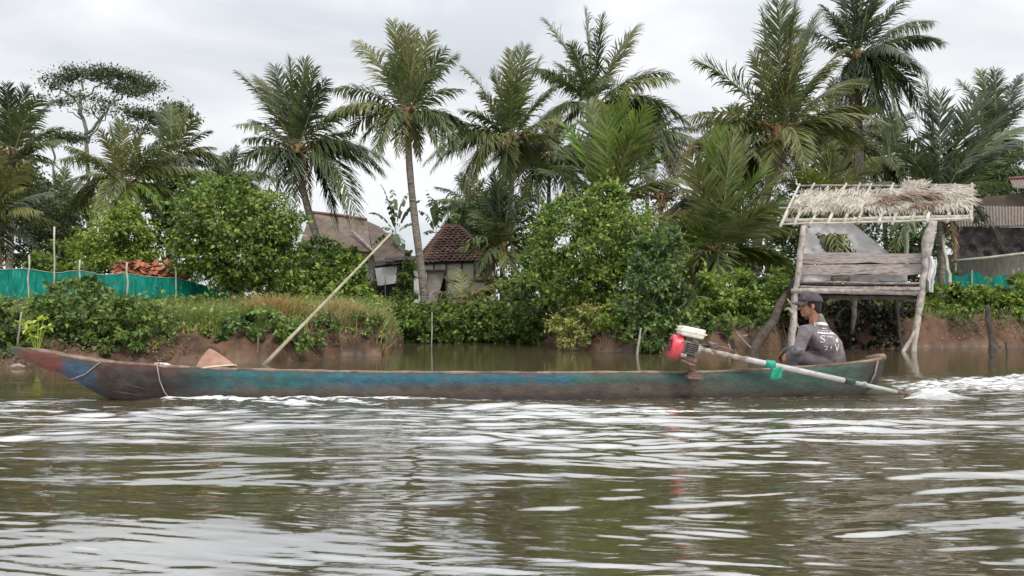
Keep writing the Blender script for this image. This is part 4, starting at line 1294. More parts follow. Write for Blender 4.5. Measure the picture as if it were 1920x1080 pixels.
# things lying in the canoe
def hat():
    Yh = 8.62
    c = P(403, 690, Yh); apex = P(393, 653, Yh + .03)
    ax = (apex - c); hgt = ax.length
    e1 = (P(441, 681, Yh - .05) - P(366, 691, Yh)).normalized()
    e2 = ax.normalized().cross(e1).normalized()
    V = []; Fc = []
    n, m = 30, 9
    Rr = .225
    for j in range(m + 1):
        s = j / m
        for k in range(n):
            a = 2 * PI * k / n
            r = Rr * (s ** .92)
            V.append(apex.lerp(c, s ** 1.12) + e1 * r * math.cos(a) + e2 * r * .80 * math.sin(a))
    for j in range(m):
        for k in range(n):
            Fc.append((j * n + k, (j + 1) * n + k, (j + 1) * n + (k + 1) % n, j * n + (k + 1) % n))
    root = thing('conical_hat', 'brown conical sun hat lying in the front of the canoe', 'hat', c)
    o = bm_obj('cone', V, Fc, make_mat('hat_felt', (.24, .135, .095), (.33, .20, .145), scale=8, rough=.9, bump=.2), root, True)
    sm = o.modifiers.new('thick', 'SOLIDIFY'); sm.thickness = .012
    mb = MB(); ring = [c + e1 * Rr * 1.01 * math.cos(2 * PI * k / n) + e2 * Rr * .81 * math.sin(2 * PI * k / n) for k in range(n + 1)]
    mb.tube(ring, .010, 6); mb.build('brim_edge', 'trim_straw', root, True)
MT['trim_straw'] = make_mat('pale_straw', (.50, .42, .27), (.62, .55, .40), scale=20)
hat()
mb = MB()
for k in range(3):
    mb.box(P(298 + 7 * k, 683 + k, 8.55), .06, .10, .03, Matrix.Rotation(.2 * k, 3, 'Y'))
tag(mb.build('bailer', 'cloth_white'), 'small white scrap lying on the canoe floor beside the hanging rope', 'scrap')

# ------------------------------------------------------------------ longtail engine
MT['red_paint'] = make_mat('red_enamel', (.55, .035, .06), (.66, .06, .085), scale=12, rough=.38, spec=.5, c3=(.35, .06, .06), s3=25)
MT['tank_white'] = make_mat('cream_enamel', (.66, .62, .52), (.78, .74, .65), scale=10, rough=.4, spec=.5, c3=(.50, .45, .36), s3=22)
MT['engine_grey'] = make_mat('engine_metal', (.10, .085, .085), (.20, .17, .165), scale=18, rough=.55, metal=.3, bump=.3)
MT['engine_rust'] = make_mat('rusty_metal', (.105, .06, .05), (.20, .125, .10), scale=16, rough=.75, bump=.5)
MT['pipe_white'] = make_mat('scuffed_pipe', (.34, .32, .32), (.47, .45, .45), scale=10, rough=.5, c3=(.28, .25, .24), s3=14)
MT['pipe_rust'] = make_mat('flaking_pipe', (.20, .16, .135), (.36, .31, .27), scale=20, rough=.7, c3=(.12, .075, .05), s3=16, bump=.4)
MT['pipe_pale'] = make_mat('greenish_pipe', (.26, .31, .275), (.38, .43, .385), scale=14, rough=.5, c3=(.25, .25, .2), s3=14)
MT['tape'] = make_mat('black_tape', (.012, .03, .03), (.03, .05, .05), scale=20, rough=.5)
MT['green_plastic'] = make_mat('green_plastic', (.01, .21, .13), (.02, .32, .20), scale=14, rough=.55)
def engine():
    Ye = 8.72
    o = P(1290, 652, Ye)
    tip = P(1694, 737, 8.78)
    st = P(1309, 654, Ye)
    axx = (tip - st).normalized()
    axz = Vector((0, 0, 1)); axz = (axz - axx * axz.dot(axx)).normalized()
    axy = axz.cross(axx).normalized()
    R = Matrix((axx, axy, axz)).transposed()
    root = thing('longtail_engine', 'small red and cream longtail engine with its shaft running down to the water', 'engine', P(1297, 697, Ye))
    def L(x, y, z): return o + R @ Vector((x, y, z))
    def bev(name, c, sx, sy, sz, mat, parent, bw, seg=3, taper=None, rot=None):
        bmm = bmesh.new(); bmesh.ops.create_cube(bmm, size=1)
        for v in bmm.verts:
            x, y, z = v.co
            if taper and z < 0: x *= taper; y *= taper
            v.co = Vector((x * sx, y * sy, z * sz))
        bmesh.ops.bevel(bmm, geom=bmm.edges[:], offset=bw, segments=seg, affect='EDGES', profile=.6)
        RR = R @ rot if rot else R
        for v in bmm.verts: v.co = Vector(c) + RR @ v.co
        me = bpy.data.meshes.new(name); bmm.to_mesh(me); bmm.free()
        return link(name, me, mat, parent, True)
    # fuel tank: two pressed halves and a seam
    tk = bev('fuel_tank', L(-.005, 0, .148), .275, .26, .062, 'tank_white', root, .028, taper=.90)
    bev('tank_top', L(-.004, 0, .196), .262, .25, .054, 'tank_white', tk, .024)
    bev('tank_seam', L(-.004, 0, .172), .292, .272, .012, 'tank_white', tk, .004)
    mb = MB(); mb.tube([L(.05, 0, .22), L(.05, 0, .25)], [.032, .03], 12); mb.build('tank_cap', 'engine_grey', tk, True)
    # recoil starter and fan cowl: a drum on the shaft axis
    mb = MB()
    xs = [(-.195, .0), (-.195, .07), (-.195, .112), (-.188, .122), (-.165, .126), (-.10, .130), (-.085, .130), (-.08, .118), (-.08, .0)]
    n = 28; V = []; Fc = []
    for x, r in xs:
        for k in range(n):
            a = 2 * PI * k / n; V.append(L(x, r * math.cos(a), r * math.sin(a) - .012))
    for j in range(len(xs) - 1):
        for k in range(n): Fc.append((j*n+k, j*n+(k+1)%n, (j+1)*n+(k+1)%n, (j+1)*n+k))
    fs = bm_obj('fan_cowl', V, Fc, 'red_paint', root, True)
    mb = MB()
    for k in range(10):
        a = 2 * PI * k / 10
        mb.box(L(-.2005, .055 * math.cos(a), .055 * math.sin(a) - .012), .004, .016, .05, R @ Matrix.Rotation(-a, 3, 'X'))
    mb.ell(L(-.108, -.141, .04), .010, .006, .010).ell(L(-.15, -.139, -.03), .006, .005, .006)
    mb.build('vent_slots', 'tape', fs)
    bev('starter_grip', L(-.17, .04, .12), .03, .07, .02, 'tape', fs, .008)
    # cylinder block with fins
    bev('engine_block', L(-.005, 0, .0), .15, .17, .15, 'engine_grey', root, .02)
    mb = MB()
    for k in range(6): mb.box(L(.02 + 0 * k, -.05, -.055 + .022 * k), .12, .16, .007, R)
    mb.build('cooling_fins', 'engine_grey', root)
    bev('carburettor', L(.045, -.075, .075), .07, .05, .05, 'engine_grey', root, .014)
    bev('air_filter', L(.29, .10, .085), .10, .09, .065, 'engine_grey', root, .022)
    mb = MB(); mb.tube([L(.07, .05, .05), L(.16, .08, .05), L(.25, .10, .06)], .012, 6).tube([L(.06, .02, .09), L(.2, .06, .10), L(.36, .10, .04), L(.5, .06, .0)], .006, 5)
    mb.build('fuel_hose', 'tape', root, True)
    bev('crankcase', L(.01, 0, -.115), .19, .19, .075, 'engine_rust', root, .022)
    bev('exhaust', L(-.06, -.10, -.092), .07, .06, .045, 'pipe_rust', root, .016)
    mb = MB(); mb.tube([L(.0, -.08, -.13), L(-.07, -.10, -.15), L(.03, -.10, -.17), L(.09, -.09, -.175)], [.022, .024, .022, .018], 7); mb.build('exhaust_pipe', 'engine_rust', root, True)
    # swivel bracket down to the gunwale
    mb = MB()
    g = P(1299, 699, Ye)
    mb.tube([L(.04, 0, -.15), L(.075, 0, -.20), g + Vector((0, 0, .0)), g + Vector((0, 0, -.14))], [.05, .04, .033, .03], 8)
    mb.box(g + Vector((0, 0, -.04)), .16, .30, .03); mb.box(g + Vector((0, 0, -.012)), .10, .10, .04)
    mb.build('swivel_bracket', 'engine_rust', root)
    # shaft
    def S_(t, dz=0): return st.lerp(tip, t) + Vector((0, 0, dz))
    mb = MB(); mb.tube([S_(-.005), S_(.008)], [.055, .055], 14); mb.build('flange', 'pipe_white', root)
    pts = [S_(t) + Vector((0, 0, .004 * math.sin(t * 140))) for t in np.linspace(.0, .235, 14)]
    mb = MB().tube(pts, [.026 + .006 * (k % 3 == 1) for k in range(14)], 9, True, .12)
    sh = mb.build('shaft_housing', 'pipe_rust', root, True)
    MB().tube([S_(.225), S_(.23), S_(.50), S_(.745)], [.028, .030, .030, .027], 12).build('drive_shaft', 'pipe_white', root, True)
    MB().tube([S_(.73), S_(.90), S_(.97)], [.024, .021, .018], 10).build('shaft_tail', 'pipe_pale', root, True)
    MB().tube([S_(.968), S_(1.0), S_(1.12)], [.018, .015, .014], 8).build('shaft_tip', 'engine_rust', root, True)
    MB().tube([S_(.712), S_(.72), S_(.752), S_(.76)], [.032, .037, .037, .031], 10).build('tape_band', 'tape', root, True)
    MB().tube([S_(.80), S_(.815)], [.034, .034], 8).build('clamp', 'pipe_rust', root, True)
    MB().tube([S_(.325), S_(.335), S_(.35), S_(.365), S_(.372)], [.034, .046, .042, .047, .036], 10, True, .12).build('cloth_tie', 'green_plastic', root, True)
    MB().tube([S_(.06, .03), S_(.11, .075), S_(.16, .065), S_(.2, .02)], [.012, .012, .012, .010], 6).tube([S_(.205), S_(.185, .05), S_(.175, .085)], [.012, .010, .006], 5).build('control_rod', 'engine_rust', root, True)
    # propeller just under the surface
    mb = MB(); c = S_(1.12) + Vector((0, 0, -.06))
    for k in range(2):
        a = PI * k + .5
        dirv = (axy * math.cos(a) + axz * math.sin(a))
        mb.quad_slab(c + axx * .02, c + dirv * .10 + axx * .035 - axy * .02, c + dirv * .11 - axx * .03, c - axx * .03, .008)
    mb.build('propeller', 'engine_rust', root)
engine()
# green plastic hanging on the hull below the shaft
def green_rag():
    V = []; Fc = []
    for j in range(7):
        for i in range(6):
            s = i / 5; t_ = j / 6
            px = 1447 + 20 * s - 1.5 * t_; py = 689 + 22 * t_ + 1.5 * math.sin(i)
            V.append(P(px, py, 8.52 + .02 * math.sin(i * 1.7 + j)))
    for j in range(6):
        for i in range(5):
            a = j * 6 + i; Fc.append((a, a + 6, a + 7, a + 1))
    o = bm_obj('plastic_scrap', V, Fc, 'green_plastic', None, True)
    sm = o.modifiers.new('thick', 'SOLIDIFY'); sm.thickness = .012
    tag(o, 'green plastic scrap hung on the side of the canoe under the white shaft', 'plastic scrap')
green_rag()

# ------------------------------------------------------------------ the boatman
MT['skin'] = make_mat('skin', (.26, .115, .068), (.33, .15, .09), scale=14, rough=.5, spec=.4)
MT['shirt'] = make_mat('faded_shirt', (.085, .073, .079), (.195, .170, .178), scale=5, rough=.9, bump=.8, c3=(.30, .27, .28), s3=4)
MT['trouser'] = make_mat('grey_trousers', (.10, .085, .092), (.17, .15, .16), scale=7, rough=.9, bump=.3)
MT['cap'] = make_mat('dark_cap', (.045, .040, .045), (.075, .068, .073), scale=16, rough=.9)
MT['hair'] = make_mat('black_hair', (.008, .007, .007), (.018, .015, .014), scale=40, rough=.6)
MT['print'] = make_mat('faded_white_print', (.50, .48, .48), (.68, .66, .66), scale=28, rough=.9)
MT['dark_eye'] = make_mat('eye_dark', (.01, .008, .007), rough=.3)
def limb(mb, pts, rad, n=12):
    """a tapered limb with round ends"""
    pts = [Vector(p) for p in pts]
    d0 = (pts[0] - pts[1]).normalized(); d1 = (pts[-1] - pts[-2]).normalized()
    P_ = [pts[0] + d0 * rad[0] * k for k in (.97, .8, .45)] + pts + [pts[-1] + d1 * rad[-1] * k for k in (.45, .8, .97)]
    R_ = [rad[0] * k for k in (.2, .6, .9)] + list(rad) + [rad[-1] * k for k in (.9, .6, .2)]
    mb.tube(P_, R_, n)
def fuse(name, mb, voxel, smooth_it, mat, parent=None):
    o = mb.build(name + '_tmp', mat, None, True)
    rm = o.modifiers.new('r', 'REMESH'); rm.mode = 'VOXEL'; rm.voxel_size = voxel; rm.use_smooth_shade = True
    if smooth_it:
        s = o.modifiers.new('s', 'SMOOTH'); s.iterations = smooth_it; s.factor = .5
    dg = bpy.context.evaluated_depsgraph_get()
    me = bpy.data.meshes.new_from_object(o.evaluated_get(dg))
    me.name = name
    bpy.data.objects.remove(o)
    me.materials.clear()
    return link(name, me, mat, parent, True)
def boatman():
    YB = 9.22
    def Q(px, py, dy=0.0): return P(px, py, YB + dy)
    yaw = math.radians(42)
    Fw = Vector((-math.cos(yaw), math.sin(yaw), 0))         # facing left and away
    Lf = Vector((-math.sin(yaw), -math.cos(yaw), 0))        # his left side, towards us
    Up = Vector((0, 0, 1))
    hipc = Q(1558, 681, .0)
    neck = Q(1525, 608, .0)
    shc = Q(1531, 622, .0)
    shL = shc + Lf * .20 + Fw * .05 + Up * .012; shR = shc - Lf * .19 + Fw * .05
    hL = hipc + Lf * .10; hR = hipc - Lf * .10
    kL = Q(1486, 668, .02); kR = Q(1476, 668, .42)
    fL = Q(1500, 712, .05); fR = Q(1492, 712, .40)
    eL = Q(1497, 657, -.13)
    wL = Q(1480, 660, .10)
    eR = shR + Vector((-.16, .06, -.2)); wR = Q(1470, 658, .36)
    chest = hipc.lerp(shc, .68) + Fw * .015
    waist = hipc.lerp(shc, .32) - Fw * .02
    head = Q(1519, 573, .0)
    hf = Vector((-math.cos(math.radians(10)), math.sin(math.radians(10)), -.06)).normalized()      # gaze
    hl = Vector((-math.sin(math.radians(10)), -math.cos(math.radians(10)), 0))
    hu = hl.cross(-hf).normalized(); hu = hu if hu.z > 0 else -hu
    RH = Matrix((hf, hl, hu)).transposed()
    def Hh(x, y, z): return head + RH @ (Vector((x, y, z)) * 1.14)
    b = MB()
    # head and face
    b.ell(Hh(-.008, 0, .030), .112, .087, .114, RH, 20, 14)
    b.ell(Hh(.035, 0, -.045), .063, .064, .078, RH, 16, 10)
    b.ell(Hh(.066, 0, -.092), .026, .030, .022, RH, 12, 8)            # chin
    b.ell(Hh(-.015, 0, -.05), .07, .066, .06, RH)
    limb(b, [Hh(.084, 0, .012), Hh(.100, 0, -.012), Hh(.110, 0, -.026)], [.011, .014, .017], 10)   # nose
    b.ell(Hh(.083, 0, .030), .016, .050, .012, RH)                    # brow
    b.ell(Hh(.084, 0, -.056), .018, .026, .009, RH); b.ell(Hh(.081, 0, -.071), .017, .024, .010, RH)   # lips
    for s in (-1, 1):
        b.ell(Hh(.052, s * .045, -.018), .032, .022, .026, RH)        # cheek
        b.ell(Hh(-.012, s * .080, -.010), .020, .010, .034, RH)       # ear
        b.ell(Hh(-.004, s * .078, -.036), .011, .008, .014, RH)
    limb(b, [Hh(-.03, 0, -.05), neck + Vector((.01, 0, .0)), shc + Vector((.01, 0, .0))], [.056, .056, .07])
    # trunk, hips
    for t, w_, d_ in ((0, .165, .12), (.2, .15, .11), (.45, .15, .105), (.7, .165, .11), (.88, .15, .095)):
        c = hipc.lerp(shc, t) - Fw * .07 * math.sin(PI * t)
        b.ell(c, d_, w_, .11, Matrix((Fw, Lf, Up)).transposed(), 16, 10)
    for sh, el, wr in ((shL, eL, wL), (shR, eR, wR)):
        limb(b, [shc.lerp(sh, .5), sh, sh.lerp(el, .5), el], [.06, .060, .048, .042])
        limb(b, [el, el.lerp(wr, .4), wr], [.042, .040, .027])
    for hp_, kn, ft in ((hL, kL, fL), (hR, kR, fR)):
        limb(b, [hp_, hp_.lerp(kn, .5), kn], [.085, .075, .055])
        limb(b, [kn, kn.lerp(ft, .35) + Fw * -.015, ft], [.055, .055, .038])
        limb(b, [ft, ft + Vector((-.08, .03, -.035)), ft + Vector((-.17, .05, -.05))], [.038, .036, .024])
    # hands: palm, four bent fingers, thumb
    def hand(wr, kn, side):
        fd = (kn - wr); fd.z = min(fd.z, -.01); fd = (fd.normalized() * .6 + Vector((-.75, .15, -.45))).normalized()
        lat = fd.cross(Vector((0, .0, 1))).normalized()
        nr = lat.cross(fd).normalized()
        pc = wr + fd * .05
        b.ell(pc, .048, .040, .017, Matrix((fd, lat, nr)).transposed(), 12, 8)
        for k, ln in enumerate((.066, .076, .070, .055)):
            o = pc + fd * .036 + lat * (.030 - .020 * k)
            a1 = (fd * .9 - nr * .35).normalized(); a2 = (fd * .45 - nr * .85).normalized()
            p1 = o + a1 * ln * .5; p2 = p1 + a2 * ln * .5
            limb(b, [o, p1, p2], [.0095, .0088, .0075], 8)
        o = pc - fd * .01 + lat * .034
        a1 = (fd * .6 + lat * .75 - nr * .2).normalized(); p1 = o + a1 * .034; p2 = p1 + (fd * .9 + lat * .2 - nr * .4).normalized() * .028
        limb(b, [o, p1, p2], [.0125, .011, .009], 8)
    hand(wL, kL, 1); hand(wR, kR, -1)
    body = fuse('person', b, .0065, 3, 'skin')
    tag(body, 'person in a dark cap and faded printed shirt sitting at the stern of the canoe', 'person')
    # eyes
    e = MB()
    for s in (-1, 1): e.ell(Hh(.079, s * .032, .008), .010, .013, .007, RH, 10, 6)
    e.build('eye', 'dark_eye', body, True)
    # shirt
    s = MB()
    RM = Matrix((Fw, Lf, Up)).transposed()
    for t, w_, d_ in ((-.04, .185, .150), (.06, .180, .150), (.18, .172, .140), (.3, .170, .135), (.45, .175, .132), (.6, .195, .145), (.75, .20, .145), (.88, .185, .13)):
        c = hipc.lerp(shc, t) - Fw * (.075 * math.sin(PI * min(1, max(0, t))) ** .8)
        s.ell(c, d_, w_, .10, RM, 20, 12)
    limb(s, [shL.lerp(shR, .08) + Vector((0, 0, .0)), shc + Vector((.01, 0, .012)), shR.lerp(shL, .08)], [.072, .08, .072])
    limb(s, [Q(1535, 596, 0), Q(1536, 610, 0), shc.lerp(hipc, .25)], [.058, .098, .14])
    for sh, el, wr in ((shL, eL, wL), (shR, eR, wR)):
        limb(s, [shc.lerp(sh, .6), sh, sh.lerp(el, .5), el], [.085, .086, .072, .062])
        limb(s, [el, el.lerp(wr, .5), el.lerp(wr, .93)], [.060, .054, .040])
    # folds
    for k in range(12):
        t = random.uniform(.05, .8); a = random.uniform(-1.1, 1.1)
        c0 = hipc.lerp(shc, t) - Fw * (.07 * math.sin(PI * t) + .128 * math.cos(a)) + Lf * .165 * math.sin(a)
        t2 = t + .14; c1 = hipc.lerp(shc, t2) - Fw * (.07 * math.sin(PI * min(1, t2)) + .122 * math.cos(a + .15)) + Lf * .165 * math.sin(a + .15)
        limb(s, [c0, c1], [.012, .009], 6)
    for k in range(5):
        c0 = shL.lerp(eL, .25 + .16 * k)
        limb(s, [c0 + Vector((-.055, -.03, .01)), c0 + Vector((.0, -.062, -.012)), c0 + Vector((.05, -.035, -.02))], [.012, .016, .012], 6)
    shirt = fuse('shirt', s, .010, 5, 'shirt', body)
    # trousers
    t = MB()
    t.ell(hipc + Vector((0, 0, -.03)), .14, .185, .12, RM, 18, 12)
    for hp_, kn, ft in ((hL, kL, fL), (hR, kR, fR)):
        limb(t, [hp_, hp_.lerp(kn, .5), kn], [.110, .098, .078])
        limb(t, [kn, kn.lerp(ft, .5), kn.lerp(ft, .85)], [.078, .074, .064])
    trou = fuse('trousers', t, .011, 4, 'trouser', body)
    # hair under the cap
    h = MB()
    h.ell(Hh(-.030, 0, .018), .098, .095, .097, RH, 18, 12); h.ell(Hh(-.062, 0, -.034), .052, .075, .066, RH, 14, 10)
    for sg in (-1, 1): h.ell(Hh(.018, sg * .070, .016), .026, .014, .036, RH)
    fuse('hair', h, .008, 2, 'hair', body)
    # cap: dome, band, brim
    V = []; Fc = []
    n, m = 32, 10
    for j in range(m + 1):
        th = (PI / 2) * j / m
        for k in range(n):
            a = 2 * PI * k / n
            rr = math.cos(th) ** .75 if j < m else 0.0
            z = .040 + .098 * math.sin(th) ** 1.0
            V.append(Hh(-.010 + .112 * rr * math.cos(a) + .008 * math.sin(th), .094 * rr * math.sin(a), z + .012 * math.cos(a) * math.cos(th)))
    for j in range(m):
        for k in range(n): Fc.append((j*n+k, j*n+(k+1)%n, (j+1)*n+(k+1)%n, (j+1)*n+k))
    cap = bm_obj('cap', V, Fc, 'cap', body, True)
    sm = cap.modifiers.new('thick', 'SOLIDIFY'); sm.thickness = .006; sm.offset = 1
    V = []; Fc = []
    for j in range(6):
        for k in range(15):
            a = -1.15 + 2.3 * k / 14
            r = j / 5
            x = -.010 + .108 * math.cos(a) + r * .075 * math.cos(a * .55)
            y = .091 * math.sin(a) * (1 - .12 * r)
            V.append(Hh(x, y, .050 - .020 * r - .028 * (a / 1.15) ** 2))
    for j in range(5):
        for k in range(14):
            q = j * 15 + k; Fc.append((q, q + 1, q + 16, q + 15))
    br = bm_obj('brim', V, Fc, 'cap', cap, True)
    sm = br.modifiers.new('thick', 'SOLIDIFY'); sm.thickness = .006
    MB().ell(Hh(-.002, 0, .141), .010, .010, .006).build('button', 'cap', cap)
    MB().ell(Hh(.085, -.0, .085), .006, .026, .012, RH).ell(Hh(.06, .066, .085), .012, .006, .010, RH).build('badge', 'print', cap)
    # faded print on the back of the shirt
    bmm = bmesh.new(); bmm.from_mesh(shirt.data)
    tree = BVHTree.FromBMesh(bmm)
    def cast(px, py):
        o_ = Q(px, py, 0); dirn = (P(px, py, YB) - Vector((0, 0, CH))).normalized()
        # onto the cloth
        hit = tree.ray_cast(P(px, py, YB - 1.0), dirn)
        return (hit[0], hit[1]) if hit[0] else (None, None)
    mbp = MB()
    def patch(px0, py0, px1, py1, skew=0, edge=.35, nx=14, ny=5):
        g = {}
        for i in range(nx + 1):
            for j in range(ny + 1):
                s_ = i / nx; t_ = j / ny
                px = px0 + (px1 - px0) * s_; py = py0 + (py1 - py0) * t_ + skew * s_
                p, nrm = cast(px, py)
                if p is None: continue
                g[(i, j)] = len(mbp.v); mbp.v.append(p + nrm * .004)
        for i in range(nx):
            for j in range(ny):
                if random.random() < edge * (.25 + (j in (0, ny - 1)) * .6): continue
                q = [(i, j), (i, j+1), (i+1, j+1), (i+1, j)]
                if all(x in g for x in q): mbp.f.append(tuple(g[x] for x in q))
    def letter(ch, px, py, h, w_=None):
        cu = bpy.data.curves.new('t', 'FONT'); cu.body = ch; cu.size = 1
        to = bpy.data.objects.new('t', cu); COL.objects.link(to)
        dg = bpy.context.evaluated_depsgraph_get()
        me = bpy.data.meshes.new_from_object(to.evaluated_get(dg))
        bpy.data.objects.remove(to)
        vs = [v.co.copy() for v in me.vertices]; x0 = min(v.x for v in vs); x1 = max(v.x for v in vs); y0 = min(v.y for v in vs); y1 = max(v.y for v in vs)
        w_ = w_ or h * (x1 - x0) / (y1 - y0)
        mp_ = {}
        for k, v in enumerate(vs):
            p, nrm = cast(px + (v.x - x0) / (x1 - x0) * w_, py + h - (v.y - y0) / (y1 - y0) * h)
            if p is None: continue
            mp_[k] = len(mbp.v); mbp.v.append(p + nrm * .005)
        for f in me.polygons:
            if all(k in mp_ for k in f.vertices): mbp.f.append(tuple(mp_[k] for k in f.vertices))
    letter('P', 1527, 604, 8, 5)
    patch(1533, 603.5, 1562, 609, 2.5, .2)
    patch(1541, 615, 1549, 616.5, 1, .3, 6, 2)
    patch(1533, 622.5, 1575, 625.5, 2.5, .15, 18, 3)
    patch(1533, 619.5, 1560, 620.3, 2, .4, 14, 2)
    letter('S', 1538, 629, 13, 9)
    patch(1550, 630, 1562, 632, 1, .5, 8, 2)
    letter('2', 1545, 648, 8, 8)
    patch(1557, 648, 1559, 654, 0, .2, 2, 4)
    letter('V', 1565, 645, 14, 8)
    patch(1567, 634, 1571, 642, 0, .5, 4, 6)
    mbp.build('print', 'print', shirt)
    bmm.free()
boatman()
# ------------------------------------------------------------------ coconut palms, left to right
G2 = ('frond', 'frond', 'frond_olive', 'frond_dark')
palm('coconut palm cut by the left edge, dark crown over a brown fibrous heart', (22, 305), 30,
     [(-70, 180), (-20, 165), (12, 158), (48, 162), (76, 178), (98, 192), (116, 238), (122, 262), (104, 305), (-70, 260), (70, 370), (-40, 380), (20, 400), (55, 330)],
     [(20, 480), (10, None)], ('frond', 'frond_dark', 'frond_olive'), 6, seed=1, heart_r=.3, dead=2)
palm('yellow-green coconut palm with a cluster of nuts behind the lime bush', (232, 352), 31,
     [(226, 225, .3), (188, 243), (206, 232), (262, 252), (298, 262), (338, 262), (392, 330), (345, 395), (302, 404), (240, 412, -1.3), (172, 398), (134, 400), (128, 280), (140, 335), (112, 300, 1.5), (365, 318)],
     [(232, 470), (236, None)], ('frond_olive', 'frond_olive', 'frond_young', 'frond'), 5, seed=2, coco=14)
palm('shaded coconut palm leaning out to the right behind the yellow-green one', (322, 305), 35,
     [(322, 198), (350, 205), (372, 222), (396, 245), (414, 294), (392, 318), (372, 330), (284, 236), (300, 212), (270, 290), (290, 350), (345, 350)],
     [(318, 420), (312, None)], ('frond', 'frond_dark', 'frond_olive'), 5, seed=3)
palm('coconut palm with a trunk leaning over the grey roof, nuts at its heart', (558, 292), 31,
     [(446, 136), (482, 146), (515, 126), (543, 112, .2), (572, 112, .2), (590, 128), (612, 150), (455, 262), (470, 225), (432, 318), (480, 352, -1), (730, 308), (702, 330), (655, 420), (632, 424), (520, 372), (668, 250), (545, 390, -1.2), (690, 282, .8)],
     [(562, 340), (585, 420), (608, 482), (628, None)], ('frond', 'frond', 'frond_olive', 'frond_dark'), 3, seed=4, coco=12, tr=.17, heart_r=.26)
palm('tall coconut palm with a bare slanting trunk beside the tiled hut', (764, 222), 29,
     [(672, 78), (737, 42, .2), (762, 50, .1), (782, 58, -.3), (808, 62), (836, 92), (858, 102), (868, 168), (884, 246), (622, 168), (618, 216), (642, 262), (668, 284), (745, 292, -1), (858, 288), (826, 300), (700, 296, -1.4), (785, 300, 1.2), (720, 130), (812, 130)],
     [(766, 300), (776, 400), (788, 490), (802, None)], ('frond', 'frond', 'frond_olive'), 3, seed=5, tr=.16, heart_r=.24, dead=1)
palm('coconut palm with windblown fronds right of the tall bare trunk', (958, 272), 33,
     [(868, 126), (925, 132), (960, 96), (984, 88), (1012, 110), (1040, 160), (1050, 222), (796, 306), (848, 388), (862, 205), (830, 260), (1020, 330), (900, 172), (880, 360), (985, 385), (1055, 270), (945, 370, -1)],
     [(960, 360), (965, None)], ('frond', 'frond_olive', 'frond_olive'), 4, seed=6, coco=6)
palm('coconut palm with a tall upright plume of fronds in the middle of the bank', (1112, 205), 35,
     [(1022, 38, .4), (1098, 20, .2), (1128, 32, .4), (1194, 50), (1186, 78), (1268, 148), (1255, 138), (1300, 240), (1240, 220), (1044, 118), (1020, 140), (1278, 330), (1000, 250), (1028, 300), (1220, 300), (1070, 80)],
     [(1112, 330), (1110, None)], ('frond', 'frond', 'frond_olive'), 4, seed=7, coco=6)
palm('young coconut palm with bright broad fronds fanned behind the leafy tree', (1142, 392), 28,
     [(1172, 172, .4), (1138, 200, -.5), (1104, 192), (1212, 205), (1238, 238), (1246, 290), (1034, 268), (1016, 318), (1062, 236), (1190, 250, -.8), (1250, 340), (1030, 380)],
     [(1140, 470), (1140, None)], ('frond_young', 'frond', 'frond_young', 'frond_olive'), 3, seed=8, wid=.085, dens=17, droop=.3, lm=.95, arch=.8)
palm('short dry palm with thin brown fronds beyond the leafy tree', (1240, 380), 33,
     [(1308, 258), (1290, 252), (1285, 318), (1272, 345), (1210, 300), (1255, 290)],
     [(1240, 450), (1240, None)], ('frond_dry', 'frond_dark', 'frond_dry'), 2, seed=9, wid=.045, dens=11)
palm('young broad-fronded coconut palm growing low beside the leaning log', (1348, 480), 25,
     [(1352, 242, .3), (1328, 256, .6), (1398, 262), (1376, 250, -.5), (1440, 300), (1474, 318), (1292, 288), (1306, 330), (1252, 398), (1484, 372), (1492, 432), (1478, 508), (1290, 440), (1410, 520), (1360, 530, -1), (1446, 380), (1300, 500)],
     [(1350, 530), (1350, None)], ('frond_young', 'frond', 'frond_olive', 'frond_olive'), 3, seed=10, wid=.085, dens=17, droop=.38, lm=.9, arch=.9)
palm('great coconut palm with windswept fronds leaning above the hut roof', (1462, 262), 28,
     [(1302, 112), (1288, 222), (1322, 250), (1428, 16), (1462, 4, .4), (1492, 8, .2), (1528, 32), (1582, 92), (1622, 150), (1648, 205), (1664, 232), (1592, 300), (1412, 98), (1398, 160), (1360, 200, 1.2), (1542, 130), (1500, 70, -.6), (1440, 350), (1610, 260), (1550, 190, -1.2), (1500, 160, -1.4)],
     [(1446, 330), (1424, 420), (1404, None)], ('frond', 'frond', 'frond_olive'), 4, seed=11, tr=.2, coco=14, heart_r=.36, wind=.55, droop=.75)
palm('dark tall coconut palm whose crown passes out of the top of the frame', (1608, 118), 34,
     [(1552, -80), (1590, -110), (1620, -100), (1660, -60), (1704, -10), (1762, 74), (1738, 140), (1722, 222), (1700, 250), (1640, -40), (1542, 10), (1532, 80), (1562, 220), (1640, 250), (1690, 180), (1750, 40), (1680, 280)],
     [(1612, 300), (1616, None)], ('frond_dark', 'frond', 'frond_dark'), 5, seed=12, tr=.2, heart_r=.3)
palm('young light-green palm just behind the thatched roof of the river hut', (1545, 420), 27,
     [(1496, 292), (1540, 262), (1562, 270, -.4), (1600, 272), (1642, 300), (1668, 340), (1472, 330), (1462, 380), (1660, 400), (1512, 320, -1), (1590, 330)],
     [(1545, 480), (1545, None)], ('frond_olive', 'frond_young', 'frond_olive'), 4, seed=13, wid=.08, dens=16, lm=.85)
